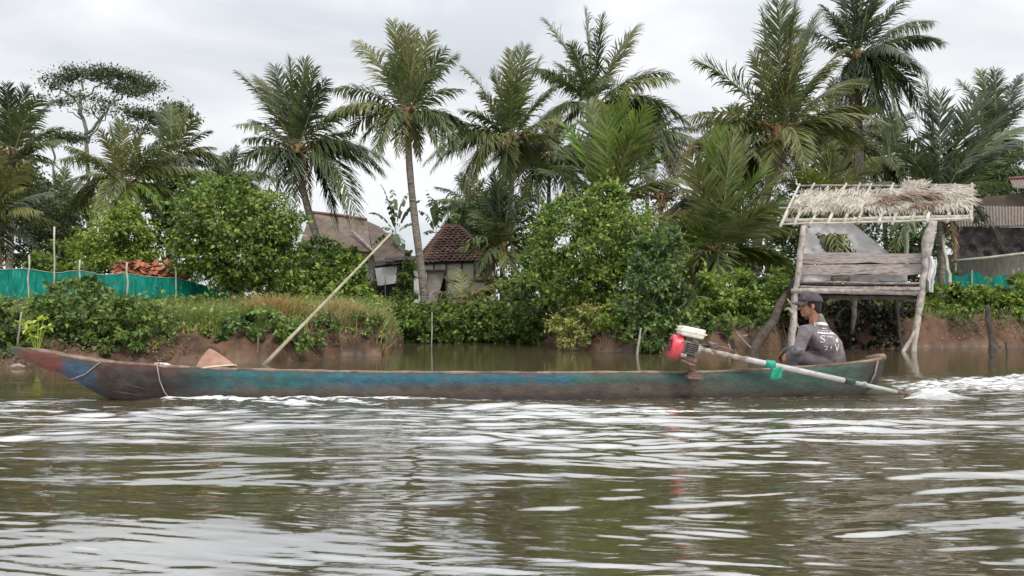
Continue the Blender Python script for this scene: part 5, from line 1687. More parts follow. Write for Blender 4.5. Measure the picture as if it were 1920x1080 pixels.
palm('dark coconut palm spreading over the right end of the hut roof', (1762, 390), 26,
     [(1738, 156, .3), (1762, 176, -.2), (1712, 240), (1694, 262), (1836, 178, .4), (1806, 230, -.3), (1880, 216), (1902, 278), (1690, 322), (1684, 378), (1890, 345), (1852, 408), (1800, 430), (1872, 318), (1730, 300, -.8), (1905, 240, .8)],
     [(1764, 480), (1766, None)], ('frond_dark', 'frond', 'frond_dark'), 5, seed=14, wid=.075, dens=16, droop=.4)
palm('distant pale coconut palm at the right edge above the dark one', (1868, 268), 37,
     [(1800, 152), (1838, 132), (1866, 132, .2), (1912, 142), (1932, 178), (1940, 240), (1806, 205), (1815, 270), (1925, 300), (1885, 200), (1850, 190)],
     [(1870, 380), (1870, None)], ('frond_olive', 'frond', 'frond_dark'), 4, seed=15)
palm('dark young palm drooping over the tiled roof of the hut', (942, 470), 31,
     [(930, 330, .2), (962, 338), (892, 396), (878, 452), (1004, 398), (908, 372), (952, 508, -1.2), (1010, 440), (985, 355), (925, 420, -1)],
     [(942, 520), (942, None)], ('frond_dark', 'frond', 'frond_olive'), 3, seed=16, wid=.08, dens=16, lm=.85)
palm('low yellowish palm seedling in front of the woven hut wall', (868, 572), 29,
     [(816, 548), (838, 520), (862, 506), (896, 512), (930, 536), (992, 528), (905, 548)],
     [(868, 574), (868, None)], ('frond_yellow', 'frond_olive'), 2, seed=17, wid=.05, tr=.05, heart_r=.06, lm=.55, dens=18)
palm('dull palm hanging low at the left edge above the dark thicket', (-30, 430), 26,
     [(60, 300), (96, 360), (110, 420), (30, 290), (-10, 280), (70, 470), (-90, 330), (45, 350)],
     [(-30, 500), (-30, None)], ('frond_olive', 'frond_dark'), 3, seed=18)
palm('orange-tinged dying palm frond clump right of the leafy tree', (1268, 500), 27,
     [(1250, 402), (1268, 408), (1284, 440), (1286, 470), (1276, 520)],
     [(1268, 540), (1268, None)], ('frond_dry', 'frond_yellow'), 1, seed=19, wid=.06, tr=.06, heart_r=.08, lm=.6)

# more coconut palms filling the belt behind
def back_palm(label, hx, hy, Y, r, seed, mats=('frond_dark', 'frond', 'frond_olive'), up=1.0):
    rs = random.Random(seed)
    tips = []
    for k in range(22):
        a = 2 * PI * k / 22 + rs.uniform(-.2, .2)
        rr = r * rs.uniform(.75, 1.08)
        tips.append((hx + rr * math.cos(a), hy - rr * math.sin(a) * (.95 if math.sin(a) > 0 else .72) * up + r * .08))
    palm(label, (hx, hy), Y, tips, [(hx + rs.uniform(-10, 10), hy + 120), (hx + rs.uniform(-25, 25), None)], mats, 3, seed=seed)
back_palm('coconut palm low between the windblown palm and the upright plume', 1030, 300, 41, 112, 51)
back_palm('coconut palm in the gap right of the upright plume, above the dry palm', 1215, 268, 43, 108, 52, ('frond_olive', 'frond', 'frond_dark'))
back_palm('coconut palm half hidden behind the great windswept one, at its left', 1392, 290, 40, 118, 53)
back_palm('coconut palm between the great windswept palm and the tallest dark one, low crown', 1560, 270, 40, 130, 54, ('frond_olive', 'frond', 'frond_dark'))
back_palm('coconut palm over the middle of the hut roof, behind the tallest trunk', 1665, 310, 38, 112, 55)
back_palm('coconut palm behind the far-right house roof, low dark crown', 1840, 345, 36, 110, 56)
back_palm('coconut palm behind the dark thicket left of the yellow-green palm', 118, 395, 38, 100, 57)
back_palm('coconut palm behind the big leafy tree, only its crown showing', 420, 350, 40, 84, 58, ('frond_dark', 'frond'))
back_palm('coconut palm with low crown above the tiled hut, left of the windblown one', 885, 395, 42, 84, 59, ('frond_dark', 'frond', 'frond_olive'))

# ------------------------------------------------------------------ banana plants
def banana(label, bx, Y, leaves, seed):
    random.seed(seed)
    X = (bx - 960) / F * Y
    base = Vector((X, Y, float(ground_z(X, Y)) - .05))
    root = thing('banana_plant', label, 'banana plant', base, 'banana plants behind the hut')
    top = P(bx, 440, Y)
    MB().tube(wobble_path(base, top, 5, .03), [.13, .12, .11, .1, .08, .06], 8).build('stem', 'leaf_mid', root, True)
    for tx, ty, dy, wdt in leaves:
        T = P(tx, ty, Y + dy)
        mid = top.lerp(T, .5) + Vector((0, 0, .42 * (T - top).length))
        V = []; Q = []
        n = 26
        for k in range(n + 1):
            s = k / n
            c = top * (1 - s) ** 2 + mid * 2 * s * (1 - s) + T * s * s
            t = ((mid - top) * (1 - s) + (T - mid) * s).normalized()
            sd = t.cross(Vector((0, 0, 1))).normalized()
            wv = wdt * (math.sin(PI * min(1, max(0, (s - .12) / .88))) ** .5) + .012
            tear = .82 + .18 * random.random()
            V += [c + sd * wv * tear - Vector((0, 0, wv * .45 * random.uniform(.6, 1.5))), c, c - sd * wv * (.82 + .18 * random.random()) - Vector((0, 0, wv * .45 * random.uniform(.6, 1.5)))]
        for k in range(n):
            a = 3 * k
            if random.random() > .28: Q.append((a, a + 1, a + 4, a + 3))
            if random.random() > .28: Q.append((a + 1, a + 2, a + 5, a + 4))
        bm_obj('leaf', V, Q, 'banana', root)
banana('banana plant with tattered leaves left of the bare trunk', 742, 36, [(712, 345, 0, .22), (690, 400, .5, .2), (724, 372, -.6, .2), (765, 362, .4, .22), (790, 375, -.3, .2), (710, 430, -.8, .22), (780, 420, .3, .24), (755, 470, -1, .25), (700, 460, .7, .2), (735, 355, .6, .18)], 31)
banana('banana plant with tattered leaves right of the bare trunk', 818, 38, [(842, 362, 0, .22), (800, 356, .4, .22), (862, 400, .4, .2), (785, 395, -.5, .24), (830, 385, -.7, .24), (848, 428, .3, .22), (795, 440, .8, .24), (812, 372, -.4, .22), (870, 430, .6, .2)], 32)

# ------------------------------------------------------------------ broadleaf trees and thickets
TR = 'broadleaf trees and thickets among the palms'
leafy('broadleaf_tree', 'large leafy green tree overhanging the right end of the green net', 'tree', (438, 560, 24.5),
      [(440, 440, 24.5, 108, 92, 1.5), (400, 400, 24.8, 70, 66, 1.2), (500, 410, 24.5, 66, 52, 1.1), (360, 470, 24.3, 52, 44, .9), (520, 480, 24.3, 52, 56, .9), (440, 490, 24.2, 80, 46, 1.2), (452, 358, 24.8, 36, 30, .7)],
      22500, 0.120, 'leaf_mid', 'bark', .09, 12, TR, .27, .55, trunk_name='trunk', extra=('leaf_bright', 1600))
leafy('broadleaf_tree', 'rounded lime-green tree standing behind the green net', 'tree', (222, 540, 25.5),
      [(224, 450, 25.5, 62, 60, 1.0), (208, 490, 25.3, 56, 42, .9), (245, 425, 25.5, 40, 40, .8), (235, 402, 25.6, 28, 24, .5), (262, 470, 25.5, 32, 42, .6)],
      10500, 0.104, 'leaf_bright', 'bark', .06, 8, TR, .36, .5, trunk_name='trunk', extra=('leaf_mid', 1200))
leafy('broadleaf_tree', 'bright bushy tree at the centre of the bank with yellow-green top', 'tree', (1112, 580, 22.5),
      [(1100, 470, 22.5, 108, 96, 1.5), (1150, 420, 22.5, 76, 66, 1.1), (1060, 430, 22.6, 60, 56, .9), (1205, 470, 22.3, 62, 66, .9), (1050, 520, 22.3, 72, 52, .9), (1130, 530, 22.2, 90, 52, 1.0), (1140, 378, 22.8, 40, 28, .6), (1010, 490, 22.6, 36, 50, .6)],
      22500, 0.108, 'leaf_mid', 'bark_pale', .05, 14, TR, .27, .55, trunk_name='trunk', extra=('leaf_bright', 3200))
leafy('broadleaf_tree', 'dense dark climber-covered tree standing in the water behind the engine', 'tree', (1196, 655, 19.2),
      [(1232, 500, 19.4, 50, 60, .8), (1222, 560, 19.2, 60, 56, .8), (1215, 610, 19.0, 42, 44, .6), (1256, 580, 19.2, 40, 56, .6), (1245, 460, 19.6, 34, 36, .5)],
      9750, 0.104, 'leaf_blue', 'bark_pale', .045, 8, TR, .27, .55, trunk_name='trunk', extra=('leaf_mid', 1500))
leafy('broadleaf_tree', 'dark thicket tree at the left edge under the fibrous palm', 'tree', (70, 560, 33),
      [(70, 400, 33, 74, 70, 1.6), (20, 450, 32, 70, 64, 1.5), (110, 450, 33, 56, 56, 1.2), (40, 350, 34, 50, 46, 1.2)],
      10500, 0.152, 'leaf_dull', 'bark', .1, 8, TR, .36, .45, trunk_name='trunk')
leafy('broadleaf_tree', 'small dark tree under the shaded palm left of the big leafy tree', 'tree', (312, 560, 34),
      [(318, 400, 34, 44, 56, 1.2), (300, 360, 35, 40, 40, 1.0), (345, 350, 35, 46, 34, 1.0), (330, 450, 33, 40, 50, 1.0)],
      3800, .2, 'leaf_dark', 'bark', .08, 6, TR, .36, .45, trunk_name='trunk')
leafy('broadleaf_tree', 'dark trees packed behind the mossy roof and young palm', 'tree', (1300, 560, 40),
      [(1290, 470, 38, 90, 70, 1.5), (1400, 460, 38, 90, 80, 1.6), (1330, 420, 39, 60, 50, 1.4)],
      5500, .2, 'leaf_dark', 'bark', .1, 6, TR, .36, .4, trunk_name='trunk')
leafy('broadleaf_tree', 'pale blue-green tree far behind the brown dry palm', 'tree', (1228, 560, 44),
      [(1222, 392, 44, 50, 50, 1.4), (1260, 380, 44, 36, 36, 1.2), (1190, 420, 44, 40, 50, 1.2)],
      2600, .2, 'leaf_blue', 'bark', .1, 6, TR, .4, .4, trunk_name='trunk')
leafy('broadleaf_tree', 'dark foliage filling the gap under the hut roof, right of the white sheet', 'tree', (1660, 570, 31),
      [(1640, 470, 31, 90, 62, 1.4), (1720, 440, 31, 60, 60, 1.4), (1580, 460, 30, 66, 70, 1.3), (1690, 510, 29, 90, 46, 1.2), (1520, 440, 30, 52, 62, 1.2), (1478, 470, 31, 40, 64, 1.2), (1470, 400, 32, 40, 40, 1.0)], 14250, 0.144, 'leaf_dark', 'bark', .1, 8, TR, .36, .4, trunk_name='trunk', extra=('leaf_mid', 900))
leafy('broadleaf_tree', 'dark bush tree between the far house and the hut eave', 'tree', (1840, 560, 34),
      [(1826, 380, 34, 60, 52, 1.3), (1880, 320, 36, 60, 40, 1.3), (1770, 400, 33, 50, 60, 1.2)],
      5400, 0.144, 'leaf_dark', 'bark', .1, 6, TR, .36, .4, trunk_name='trunk')
leafy('broadleaf_tree', 'leafy green tree between the banana plants and the windblown palm', 'tree', (900, 560, 38),
      [(880, 430, 38, 46, 56, 1.2), (920, 400, 38, 50, 60, 1.2), (990, 430, 36, 60, 80, 1.4), (960, 500, 34, 60, 46, 1.2)],
      7800, 0.152, 'leaf_dark', 'bark', .1, 6, TR, .36, .4, trunk_name='trunk', extra=('leaf_mid', 1200))
leafy('broadleaf_tree', 'shady bush tree against the grey-roofed house wall', 'tree', (560, 560, 30),
      [(540, 500, 30, 50, 46, 1.0), (575, 530, 29, 56, 36, 1.0), (640, 530, 29, 40, 40, .9)],
      5700, 0.128, 'leaf_dark', 'bark', .06, 6, TR, .36, .45, trunk_name='trunk', extra=('leaf_mid', 900))

# two flat-topped feathery trees against the sky
def umbrella_tree(label, base, Y, limbs, pads, seed, tr):
    random.seed(seed)
    pads = [(a, b_, c, d * 1.1, e * 1.2, int(f_ * 1.5)) for a, b_, c, d, e, f_ in pads]
    X = (base[0] - 960) / F * Y
    b = Vector((X, Y, float(ground_z(X, Y)) - .1))
    root = thing('umbrella_tree', label, 'tree', b, TR)
    mb = MB()
    for i, (pts, r0, r1) in enumerate(limbs):
        pp = [P(p[0], p[1], Y + (p[2] if len(p) > 2 else 0)) for p in pts]
        if i == 0: pp = [b] + pp
        path = []
        for k in range(len(pp) - 1):
            path += wobble_path(pp[k], pp[k + 1], 4, .10)[:-1]
        path.append(pp[-1])
        m = len(path)
        mb.tube(path, [r0 + (r1 - r0) * q / (m - 1) for q in range(m)], 6)
    C = []; O = []
    for px, py, dy, rx, ry, n in pads:
        c = np.array(P(px, py, Y + dy)); r = np.array([rx / F * Y, rx / F * Y * .8, ry / F * Y])
        k = max(3, n // 60)
        cc = c + unit(rng.normal(size=(k, 3))) * r * (.3 + .7 * rng.random((k, 1)))
        j = rng.integers(0, k, n)
        C.append(cc[j] + rng.normal(size=(n, 3)) * np.array([.40, .40, .11]))
        O.append(unit(rng.normal(size=(n, 3)) * np.array([1, 1, .25])))
        lim = P(px, py + ry, Y + dy)
        for q in cc[:12]:
            mb.tube(wobble_path(Vector(c) - Vector((0, 0, ry / F * Y * 1.5)), Vector(q), 3, .08), [.035, .03, .02, .01], 4)
    mb.build('trunk', 'bark_pale', root, True)
    V, Q = leaf_quads(np.concatenate(C), np.concatenate(O), .19, .20, .05, 1.5)
    np_obj('crown', V, Q, 'leaf_albizia', root)
umbrella_tree('tall thin tree with a flat feathery crown against the sky at left', (168, 560), 48,
    [([(168, 420), (163, 300), (156, 222)], .15, .10), ([(156, 222), (140, 186), (112, 165), (98, 156)], .09, .03), ([(156, 222), (150, 180), (152, 150), (170, 140)], .10, .03),
     ([(163, 250), (190, 222), (212, 195), (222, 176), (250, 158)], .10, .03), ([(215, 190), (240, 176), (270, 172), (296, 172)], .06, .02), ([(150, 185), (185, 160), (200, 142)], .06, .02),
     ([(140, 190), (118, 196), (100, 188)], .05, .02), ([(160, 262), (185, 236), (200, 208), (206, 180)], .05, .02), ([(156, 225), (138, 212), (126, 205)], .05, .02)],
    [(130, 142, 0, 30, 7, 520), (170, 136, .6, 36, 9, 700), (205, 136, -.5, 30, 9, 560), (240, 146, .3, 30, 8, 560), (272, 158, 0, 26, 9, 420), (105, 158, .5, 18, 6, 260), (255, 172, -.6, 40, 5, 380), (115, 190, .4, 18, 5, 200), (150, 180, -1, 26, 8, 200), (190, 190, 1, 30, 10, 240), (185, 210, -.8, 24, 8, 160), (220, 160, .8, 34, 8, 420)], 41, .2)
umbrella_tree('smaller flat-topped tree half hidden behind the shaded palm', (262, 560), 46,
    [([(258, 400), (256, 300), (258, 262)], .16, .09), ([(258, 262), (278, 232), (300, 222)], .07, .03), ([(258, 262), (245, 236), (236, 220)], .06, .02), ([(270, 240), (310, 214), (328, 206)], .06, .02)],
    [(256, 212, 0, 34, 8, 560), (290, 222, .5, 34, 8, 520), (326, 206, -.4, 26, 14, 620), (272, 240, .6, 30, 6, 260), (340, 222, 0, 22, 12, 380), (300, 244, -.6, 30, 5, 200)], 42, .14)
umbrella_tree('spindly young tree with a low green pad left of the tall flat crown', (102, 560), 46,
    [([(104, 420), (101, 330), (100, 262)], .09, .05)],
    [(112, 255, 0, 26, 6, 420), (138, 258, .5, 22, 6, 320), (90, 262, -.5, 16, 5, 160)], 43, .1)

# ------------------------------------------------------------------ shrubs along the water's edge
SH = 'leafy shrubs along the bank'
def shrub(label, bx, Y, blobs, n, size, mat, extra=None, **kw):
    leafy('shrub', label, 'shrub', (bx, 640, Y), blobs, n, size, mat, 'bark', .025, 6, SH, extra=extra, **kw)
shrub('big mound of dark leaves in front of the green net', 190, 15.6,
      [(190, 590, 15.8, 92, 52, .9), (140, 600, 15.5, 74, 50, .8), (150, 556, 16.2, 46, 30, .6), (260, 605, 15.6, 66, 40, .7), (110, 625, 15.3, 50, 34, .6), (210, 632, 15.2, 80, 28, .5), (300, 618, 15.8, 30, 28, .4)],
      9500, .095, 'leaf_mid', ('leaf_dark', 2600), shell=.55)
shrub('dark vine-covered shrub cut by the left edge at the waterline', 10, 14.9,
      [(0, 615, 14.9, 52, 40, .6), (40, 635, 14.6, 36, 28, .4), (-40, 600, 15.2, 60, 50, .8)], 3600, .095, 'leaf_dark', ('leaf_mid', 900), shell=.55)
shrub('low vine clump left of the leaning pole, hanging over the mud', 480, 15.9,
      [(480, 612, 16.0, 52, 26, .5), (530, 622, 16.0, 48, 26, .5), (455, 625, 15.7, 36, 22, .4), (560, 634, 15.9, 26, 18, .3)], 2800, .10, 'leaf_blue', ('leaf_mid', 900), shell=.5)
shrub('bright hedge-like shrub at the left of the little bay', 790, 26.3,
      [(772, 604, 26.4, 48, 30, .9), (815, 598, 26.6, 52, 28, .9), (850, 612, 26.2, 56, 28, .8), (778, 622, 26.0, 48, 20, .6), (742, 606, 26, 24, 26, .5)], 6000, .155, 'leaf_mix', ('leaf_dark', 1700), shell=.5, wid=.24)
shrub('bright hedge-like shrub in the middle of the little bay', 900, 26.6,
      [(892, 594, 26.8, 54, 25, .9), (920, 604, 26.6, 60, 32, .9), (880, 616, 26.4, 60, 24, .7), (948, 618, 26.4, 40, 20, .6)], 5600, .155, 'leaf_mix', ('leaf_dark', 1700), shell=.5, wid=.24)
shrub('bright hedge-like shrub at the right of the little bay', 1000, 25.6,
      [(986, 604, 25.8, 46, 26, .8), (1022, 606, 25.2, 40, 26, .7), (1000, 622, 25.4, 42, 18, .5)], 3400, .15, 'leaf_mix', ('leaf_dark', 900), shell=.5, wid=.24)
shrub('straggly yellow-green shrub beside the muddy nook', 1090, 20.7,
      [(1080, 606, 20.9, 52, 32, .7), (1120, 598, 21, 46, 32, .7), (1062, 630, 20.6, 36, 26, .5), (1110, 640, 20.4, 34, 20, .4)], 3600, .085, 'leaf_mix', ('grass_dry', 1100), shell=.4)
shrub('mixed shrub between the muddy nook and the climber-covered tree', 1165, 20.2,
      [(1158, 604, 20.4, 36, 36, .6), (1176, 632, 20.2, 30, 26, .5), (1190, 590, 20.4, 36, 36, .5)], 2800, .10, 'leaf_mid', ('leaf_bright', 700), shell=.45)
shrub('vigorous bright bush left of the hut behind the engine', 1370, 21.6,
      [(1340, 556, 21.7, 56, 36, .9), (1390, 548, 21.8, 60, 36, .9), (1432, 545, 22, 46, 36, .8), (1320, 590, 21.3, 50, 28, .6), (1390, 588, 21.3, 56, 26, .6), (1290, 576, 21.2, 36, 36, .6), (1460, 540, 22.4, 24, 28, .5)],
      7500, .12, 'leaf_mix', ('leaf_mid', 2000), shell=.45)
shrub('drooping dark vines over the mud below the bright bush', 1300, 19.4,
      [(1292, 612, 19.6, 34, 24, .4), (1340, 612, 19.9, 40, 16, .4), (1262, 628, 19.2, 24, 22, .3)], 1700, .095, 'leaf_blue', ('leaf_mid', 500), shell=.4)
shrub('bright leafy bank cover right of the hut beside the grey post', 1790, 24.4,
      [(1780, 562, 24.6, 44, 28, .8), (1822, 566, 24.4, 46, 24, .8), (1760, 580, 24.0, 30, 16, .5), (1810, 582, 24.0, 50, 12, .5)], 4400, .12, 'leaf_mid', ('leaf_bright', 1500), shell=.4)
shrub('bright leafy bank cover at the right edge below the grey wall', 1895, 24.6,
      [(1890, 552, 24.9, 52, 30, .9), (1930, 540, 25.2, 50, 34, .9), (1878, 578, 24.2, 48, 16, .6), (1940, 578, 24.2, 48, 16, .6)], 5000, .12, 'leaf_mid', ('leaf_bright', 1900), shell=.4)
shrub('small climbing shrub growing up the white panel of the hut', 762, 31,
      [(762, 520, 31, 13, 32, .35), (758, 548, 30.8, 18, 24, .35), (768, 490, 31.2, 10, 18, .3)], 1300, .13, 'leaf_blue', ('leaf_mid', 500), shell=.45)
shrub('green garden shrubs below the grey-roofed house, right of the pole', 650, 27,
      [(660, 505, 27.5, 20, 34, .6), (668, 535, 27, 22, 30, .6), (630, 530, 27, 40, 28, .8), (600, 545, 26.5, 44, 26, .7), (655, 555, 26, 56, 20, .7)], 5200, .13, 'leaf_mid', ('leaf_bright', 1300), shell=.4)
shrub('dark scrub in the shade under the bright bushy tree', 1060, 24,
      [(1040, 560, 24, 70, 34, .9), (1130, 560, 23.5, 70, 32, .8), (990, 545, 25, 40, 36, .7)], 4200, .13, 'leaf_dark', ('leaf_mid', 600), shell=.4)
shrub('low leafy growth behind the lime-green tree at the net', 125, 29,
      [(130, 480, 29, 36, 36, .9), (160, 500, 28, 36, 26, .8), (100, 500, 29, 40, 34, .9)], 2600, .15, 'leaf_mid', ('leaf_bright', 700), shell=.4)

shrub('tangle of roots and scrub beneath the stilt hut, its black colour painted shade', 1600, 24.6,
      [(1540, 588, 23.2, 56, 36, .5), (1610, 586, 23.3, 60, 36, .5), (1676, 590, 23.0, 42, 34, .5), (1500, 600, 22.6, 30, 40, .5), (1580, 618, 22.7, 60, 20, .3), (1660, 622, 22.6, 42, 16, .3), (1540, 640, 21.9, 36, 12, .25), (1600, 640, 22.0, 44, 12, .25), (1660, 640, 21.9, 36, 12, .25), (1490, 628, 21.8, 26, 24, .3)], 13000, .10, 'leaf_shade', ('leaf_dull', 500), shell=.3)  # packed in so the space under the platform reads as deep shade

# far-off wood seen as one mass behind everything
def far_wood():
    px = np.arange(-260, 2200, 34.0)
    bl = []
    for p in px:
        Y = 52 + 10 * rng.random()
        h = 26 + 34 * float(vnoise(p * .012, 3.0))
        if 560 < p < 720: h = 22
        c = P(p, 545, Y)
        bl.append((c, (1.6, 1.5, h / F * Y)))
    C, O, K = crown_points(bl, 22000, .5, .3)
    V, Q = leaf_quads(C, O, .26)
    tag(np_obj('far_wood', V, Q, 'leaf_dark'), kind='stuff')
far_wood()

shrub('low leafy plants spilling over the mud slope left of the conical hat', 330, 15.6,
      [(335, 632, 15.7, 40, 16, .4), (372, 626, 15.9, 34, 16, .4), (300, 640, 15.3, 26, 14, .3), (420, 632, 15.8, 30, 14, .3)], 2200, .075, 'leaf_mix', ('grass_dry', 500), shell=.3)
shrub('scrubby plants over the brown mound right of the leaning pole', 640, 17.6,
      [(600, 610, 17.4, 40, 18, .4), (650, 602, 18.2, 44, 18, .5), (705, 612, 18.4, 30, 20, .4), (590, 640, 16.9, 22, 14, .3)], 2400, .08, 'leaf_mix', ('leaf_dull', 900), shell=.3)
shrub('leafy shrub screening the foot of the hut walls', 850, 30,
      [(740, 572, 30, 34, 9, .5), (880, 570, 30, 50, 12, .6), (930, 552, 30, 26, 28, .6)], 1700, .12, 'leaf_mix', ('leaf_mid', 900), shell=.3)
shrub('tall leafy shrub hiding the left part of the grey roof', 600, 30,
      [(590, 470, 30, 26, 30, .7), (612, 500, 29.5, 34, 30, .8), (648, 478, 30, 26, 26, .6), (575, 510, 29.5, 26, 30, .6)], 3000, .14, 'leaf_mid', ('leaf_dark', 900), shell=.35)
shrub('dark low scrub in the shade at the foot of the big leafy tree', 470, 28,
      [(400, 556, 28, 50, 16, .6), (470, 552, 28, 56, 20, .6), (530, 556, 28, 46, 18, .6)], 2600, .13, 'leaf_dark', ('leaf_mid', 500), shell=.3)
shrub('dark bush against the left side of the tiled hut', 700, 33,
      [(680, 535, 33, 18, 32, .6), (712, 566, 32.5, 22, 10, .4), (660, 490, 35, 22, 22, .6)], 1900, .15, 'leaf_dark', ('leaf_mid', 700), shell=.4)
shrub('brown-leaved weeds on the mud bank right of the hut', 1830, 23.8,
      [(1770, 600, 23.6, 26, 10, .3), (1830, 598, 23.7, 36, 9, .3), (1900, 600, 23.9, 40, 10, .3)], 1500, .10, 'leaf_mix', ('leaf_dull', 500), shell=.3)

# small plant with yellow-green star leaves by the bow
def star_plant():
    Y = 14.3
    X = P(70, 640, Y).x
    b = Vector((X, Y, float(ground_z(X, Y)) - .05))
    root = thing('papaya_seedling', 'yellow-green seedling with star-shaped leaves above the bow', 'seedling', b)
    mb = MB(); lv = []
    for (px, py) in ((72, 600), (52, 616), (88, 612), (62, 630), (44, 606), (82, 596)):
        h = P(px, py, Y + random.uniform(-.15, .15))
        mb.tube([b, b.lerp(h, .6) + Vector((0, 0, .08)), h], [.012, .009, .006], 5)
        for k in range(7):
            a = 2 * PI * k / 7 + random.random() * .4
            lv.append((h, Vector((math.cos(a), math.sin(a) * .8, .15 + .4 * math.sin(a)))))
    mb.build('stem', 'leaf_lime', root)
    V, Q = leaf_quads(np.array([l[0] for l in lv]), unit(np.array([l[1] for l in lv])) * 3, .15, .22)
    np_obj('foliage', V, Q, 'leaf_lime', root)
star_plant()

# ------------------------------------------------------------------ grass and ground cover
def blades(name, u0, u1, t0, t1, n, h, mat, wd=.02, pf=None, label=None, as_thing=False, wind=.25):
    u = rng.uniform(u0, u1, n)
    tt = t0 + (t1 - t0) * rng.random(n) ** 1.4
    Y = shore_y(u) + tt
    if pf is not None:
        k = rng.random(n) < pf(u, Y, tt)
        u, Y, tt = u[k], Y[k], tt[k]; n = len(u)
    X = u * Y
    Z = ground_z(X, Y) - .02
    hh = h * (.45 + .9 * rng.random(n)) * (.6 + .8 * vnoise(X * 1.5, Y * 1.5))
    a = rng.uniform(0, 2 * PI, n)
    lean = rng.normal(size=(n, 2)) * .35 + np.array([wind, 0])
    b = np.stack([X, Y, Z], -1)
    sd = np.stack([np.cos(a), np.sin(a), 0 * a], -1) * (wd * (.6 + .8 * rng.random(n)))[:, None]
    m1 = b + np.stack([lean[:, 0] * .3, lean[:, 1] * .3, np.ones(n)], -1) * (hh * .55)[:, None]
    tp = b + np.stack([lean[:, 0], lean[:, 1], np.full(n, .92)], -1) * hh[:, None]
    V = np.stack([b - sd, b + sd, m1 + sd * .8, m1 - sd * .8, tp + sd * .1, tp - sd * .1], 1).reshape(-1, 3)
    i = np.arange(n)[:, None] * 6
    Q = np.concatenate([i + np.array([[0, 1, 2, 3]]), i + np.array([[3, 2, 4, 5]])])
    return np_obj(name, V, Q, mat)
px2u = lambda p: (p - 960) / F
def nonbay(u, Y, t): return np.where((u > px2u(735)) & (u < px2u(1035)), .5, 1.0)
tag(blades('grass', -1.1, 1.1, .75, 14, 60000, .24, 'grass', .016, nonbay), kind='stuff')
tag(blades('dry_grass', -.9, .9, .6, 9, 9000, .26, 'grass_dry', .012, lambda u, Y, t: np.where((u > px2u(735)) & (u < px2u(1035)), 0.15, (vnoise(u * 30, Y * .8) > .5) * 1.0)), kind='stuff')
def cover(name, u0, u1, t0, t1, n, size, mat, hmax=.3):
    u = rng.uniform(u0, u1, n); t = t0 + (t1 - t0) * rng.random(n) ** 1.3
    Y = shore_y(u) + t; X = u * Y
    k = fbm(X * .7, Y * .7, 3) > .47
    X, Y = X[k], Y[k]; n = len(X)
    Z = ground_z(X, Y) + rng.random(n) * hmax * (.4 + 1.2 * vnoise(X * 1.7, Y * 1.7))
    C = np.stack([X, Y, Z], -1)
    O = unit(np.stack([rng.normal(size=n), rng.normal(size=n) - .4, .5 + 0 * X], -1))
    V, Q = leaf_quads(C, O, size, .32)
    return np_obj(name, V, Q, mat)
tag(cover('ground_cover', -1.0, 1.0, .7, 12, 46000, .10, 'leaf_mix'), kind='stuff')
tag(cover('leaf_litter', -.8, .8, .1, 1.5, 9000, .06, 'litter', .05), kind='stuff')
tag(cover('creeper_leaves', -.7, .75, .25, 1.6, 9000, .075, 'leaf_blue', .16), kind='stuff')

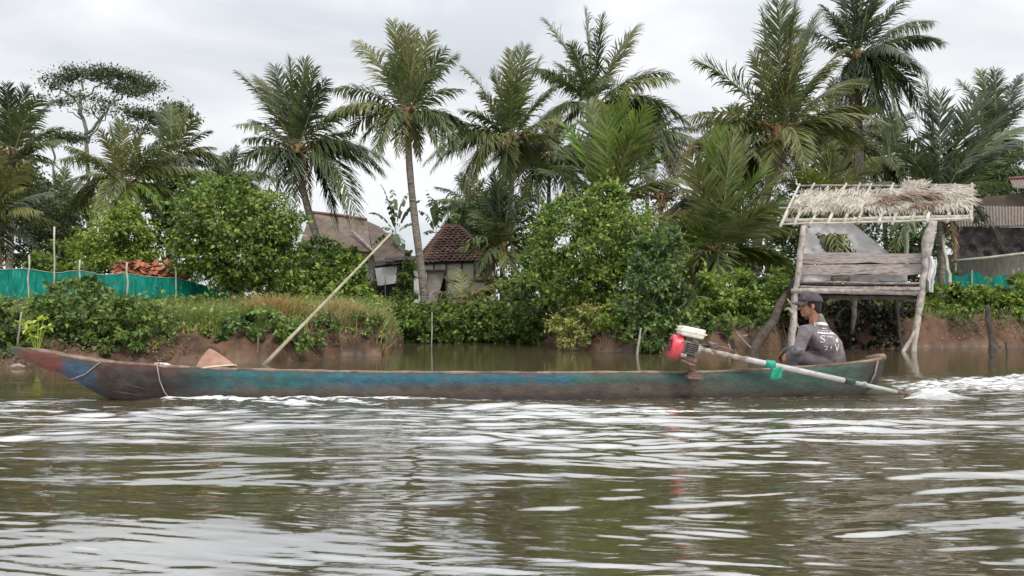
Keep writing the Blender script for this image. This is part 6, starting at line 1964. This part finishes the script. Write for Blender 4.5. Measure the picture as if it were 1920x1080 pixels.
# roots hanging out of the undercut bank
random.seed(77)
for k, (px, lab) in enumerate(((575, 'bare roots hanging out of the brown mound beside the leaning pole'), (1125, 'bare roots dangling over the muddy nook'), (1440, 'dark roots under the leaning log by the hut'), (1780, 'thin roots trailing down the mud right of the hut'))):
    mb = MB()
    for j in range(9):
        u = px2u(px + random.uniform(-38, 38)); t0 = random.uniform(.5, 1.0); Y0 = float(shore_y(u)) + t0
        a = Vector((u * Y0, Y0, float(ground_z(u * Y0, Y0)) + .06))
        q = Vector((a.x + random.uniform(-.2, .2), a.y - t0 * random.uniform(.5, .9), random.uniform(.0, .35)))
        q.z = max(q.z, float(ground_z(q.x, q.y)) + .02)
        mb.tube([a, a.lerp(q, .4) + Vector((0, -.12, .10)), a.lerp(q, .75) + Vector((random.uniform(-.05, .05), -.08, 0)), q], [.018, .014, .010, .006], 5)
    tag(mb.build('bank_roots', 'bark', None, True), lab, 'roots', 'roots in the bank', 'stuff')

def tuft(label, px, py, Y, n, h, mat, spread):
    X = P(px, 0, Y).x
    b = Vector((X, Y, float(ground_z(X, Y))))
    x = X + rng.normal(size=n) * spread; y = Y + rng.normal(size=n) * spread * .7
    z = ground_z(x, y) - .03
    hh = h * (.4 + .8 * rng.random(n))
    out = np.stack([(x - X), (y - Y)], -1) / spread * .22 + rng.normal(size=(n, 2)) * .18
    bb = np.stack([x, y, z], -1)
    a = rng.uniform(0, 2 * PI, n)
    sd = np.stack([np.cos(a), np.sin(a), 0 * a], -1) * .010
    m1 = bb + np.stack([out[:, 0] * .35, out[:, 1] * .35, np.ones(n)], -1) * (hh * .6)[:, None]
    tp = bb + np.stack([out[:, 0] * 1.4, out[:, 1] * 1.4, np.full(n, .95)], -1) * hh[:, None]
    V = np.stack([bb - sd, bb + sd, m1 + sd * .8, m1 - sd * .8, tp + sd * .15, tp - sd * .15], 1).reshape(-1, 3)
    i = np.arange(n)[:, None] * 6
    Q = np.concatenate([i + np.array([[0, 1, 2, 3]]), i + np.array([[3, 2, 4, 5]])])
    o = np_obj('grass_tuft', V, Q, mat)
    tag(o, label, 'grass tuft', 'grass tufts on the bank edge')
tuft('tall reddish grass tuft just left of the leaning pole', 520, 600, 17.4, 900, .62, 'grass_red', .26)
tuft('pale dry grass tuft crowning the mud mound right of the pole', 690, 610, 18.9, 900, .42, 'grass_dry', .40)
tuft('dry grass tuft arching over the brown mud mound', 625, 600, 18.4, 800, .38, 'grass_dry', .34)
tuft('yellowing grass tuft between the dark mound of leaves and the mud slope', 370, 605, 16.8, 2400, .42, 'grass', .55)
tuft('fine green grass tuft standing above the straggly shrub', 1140, 590, 21.8, 1600, .6, 'grass_red', .5)
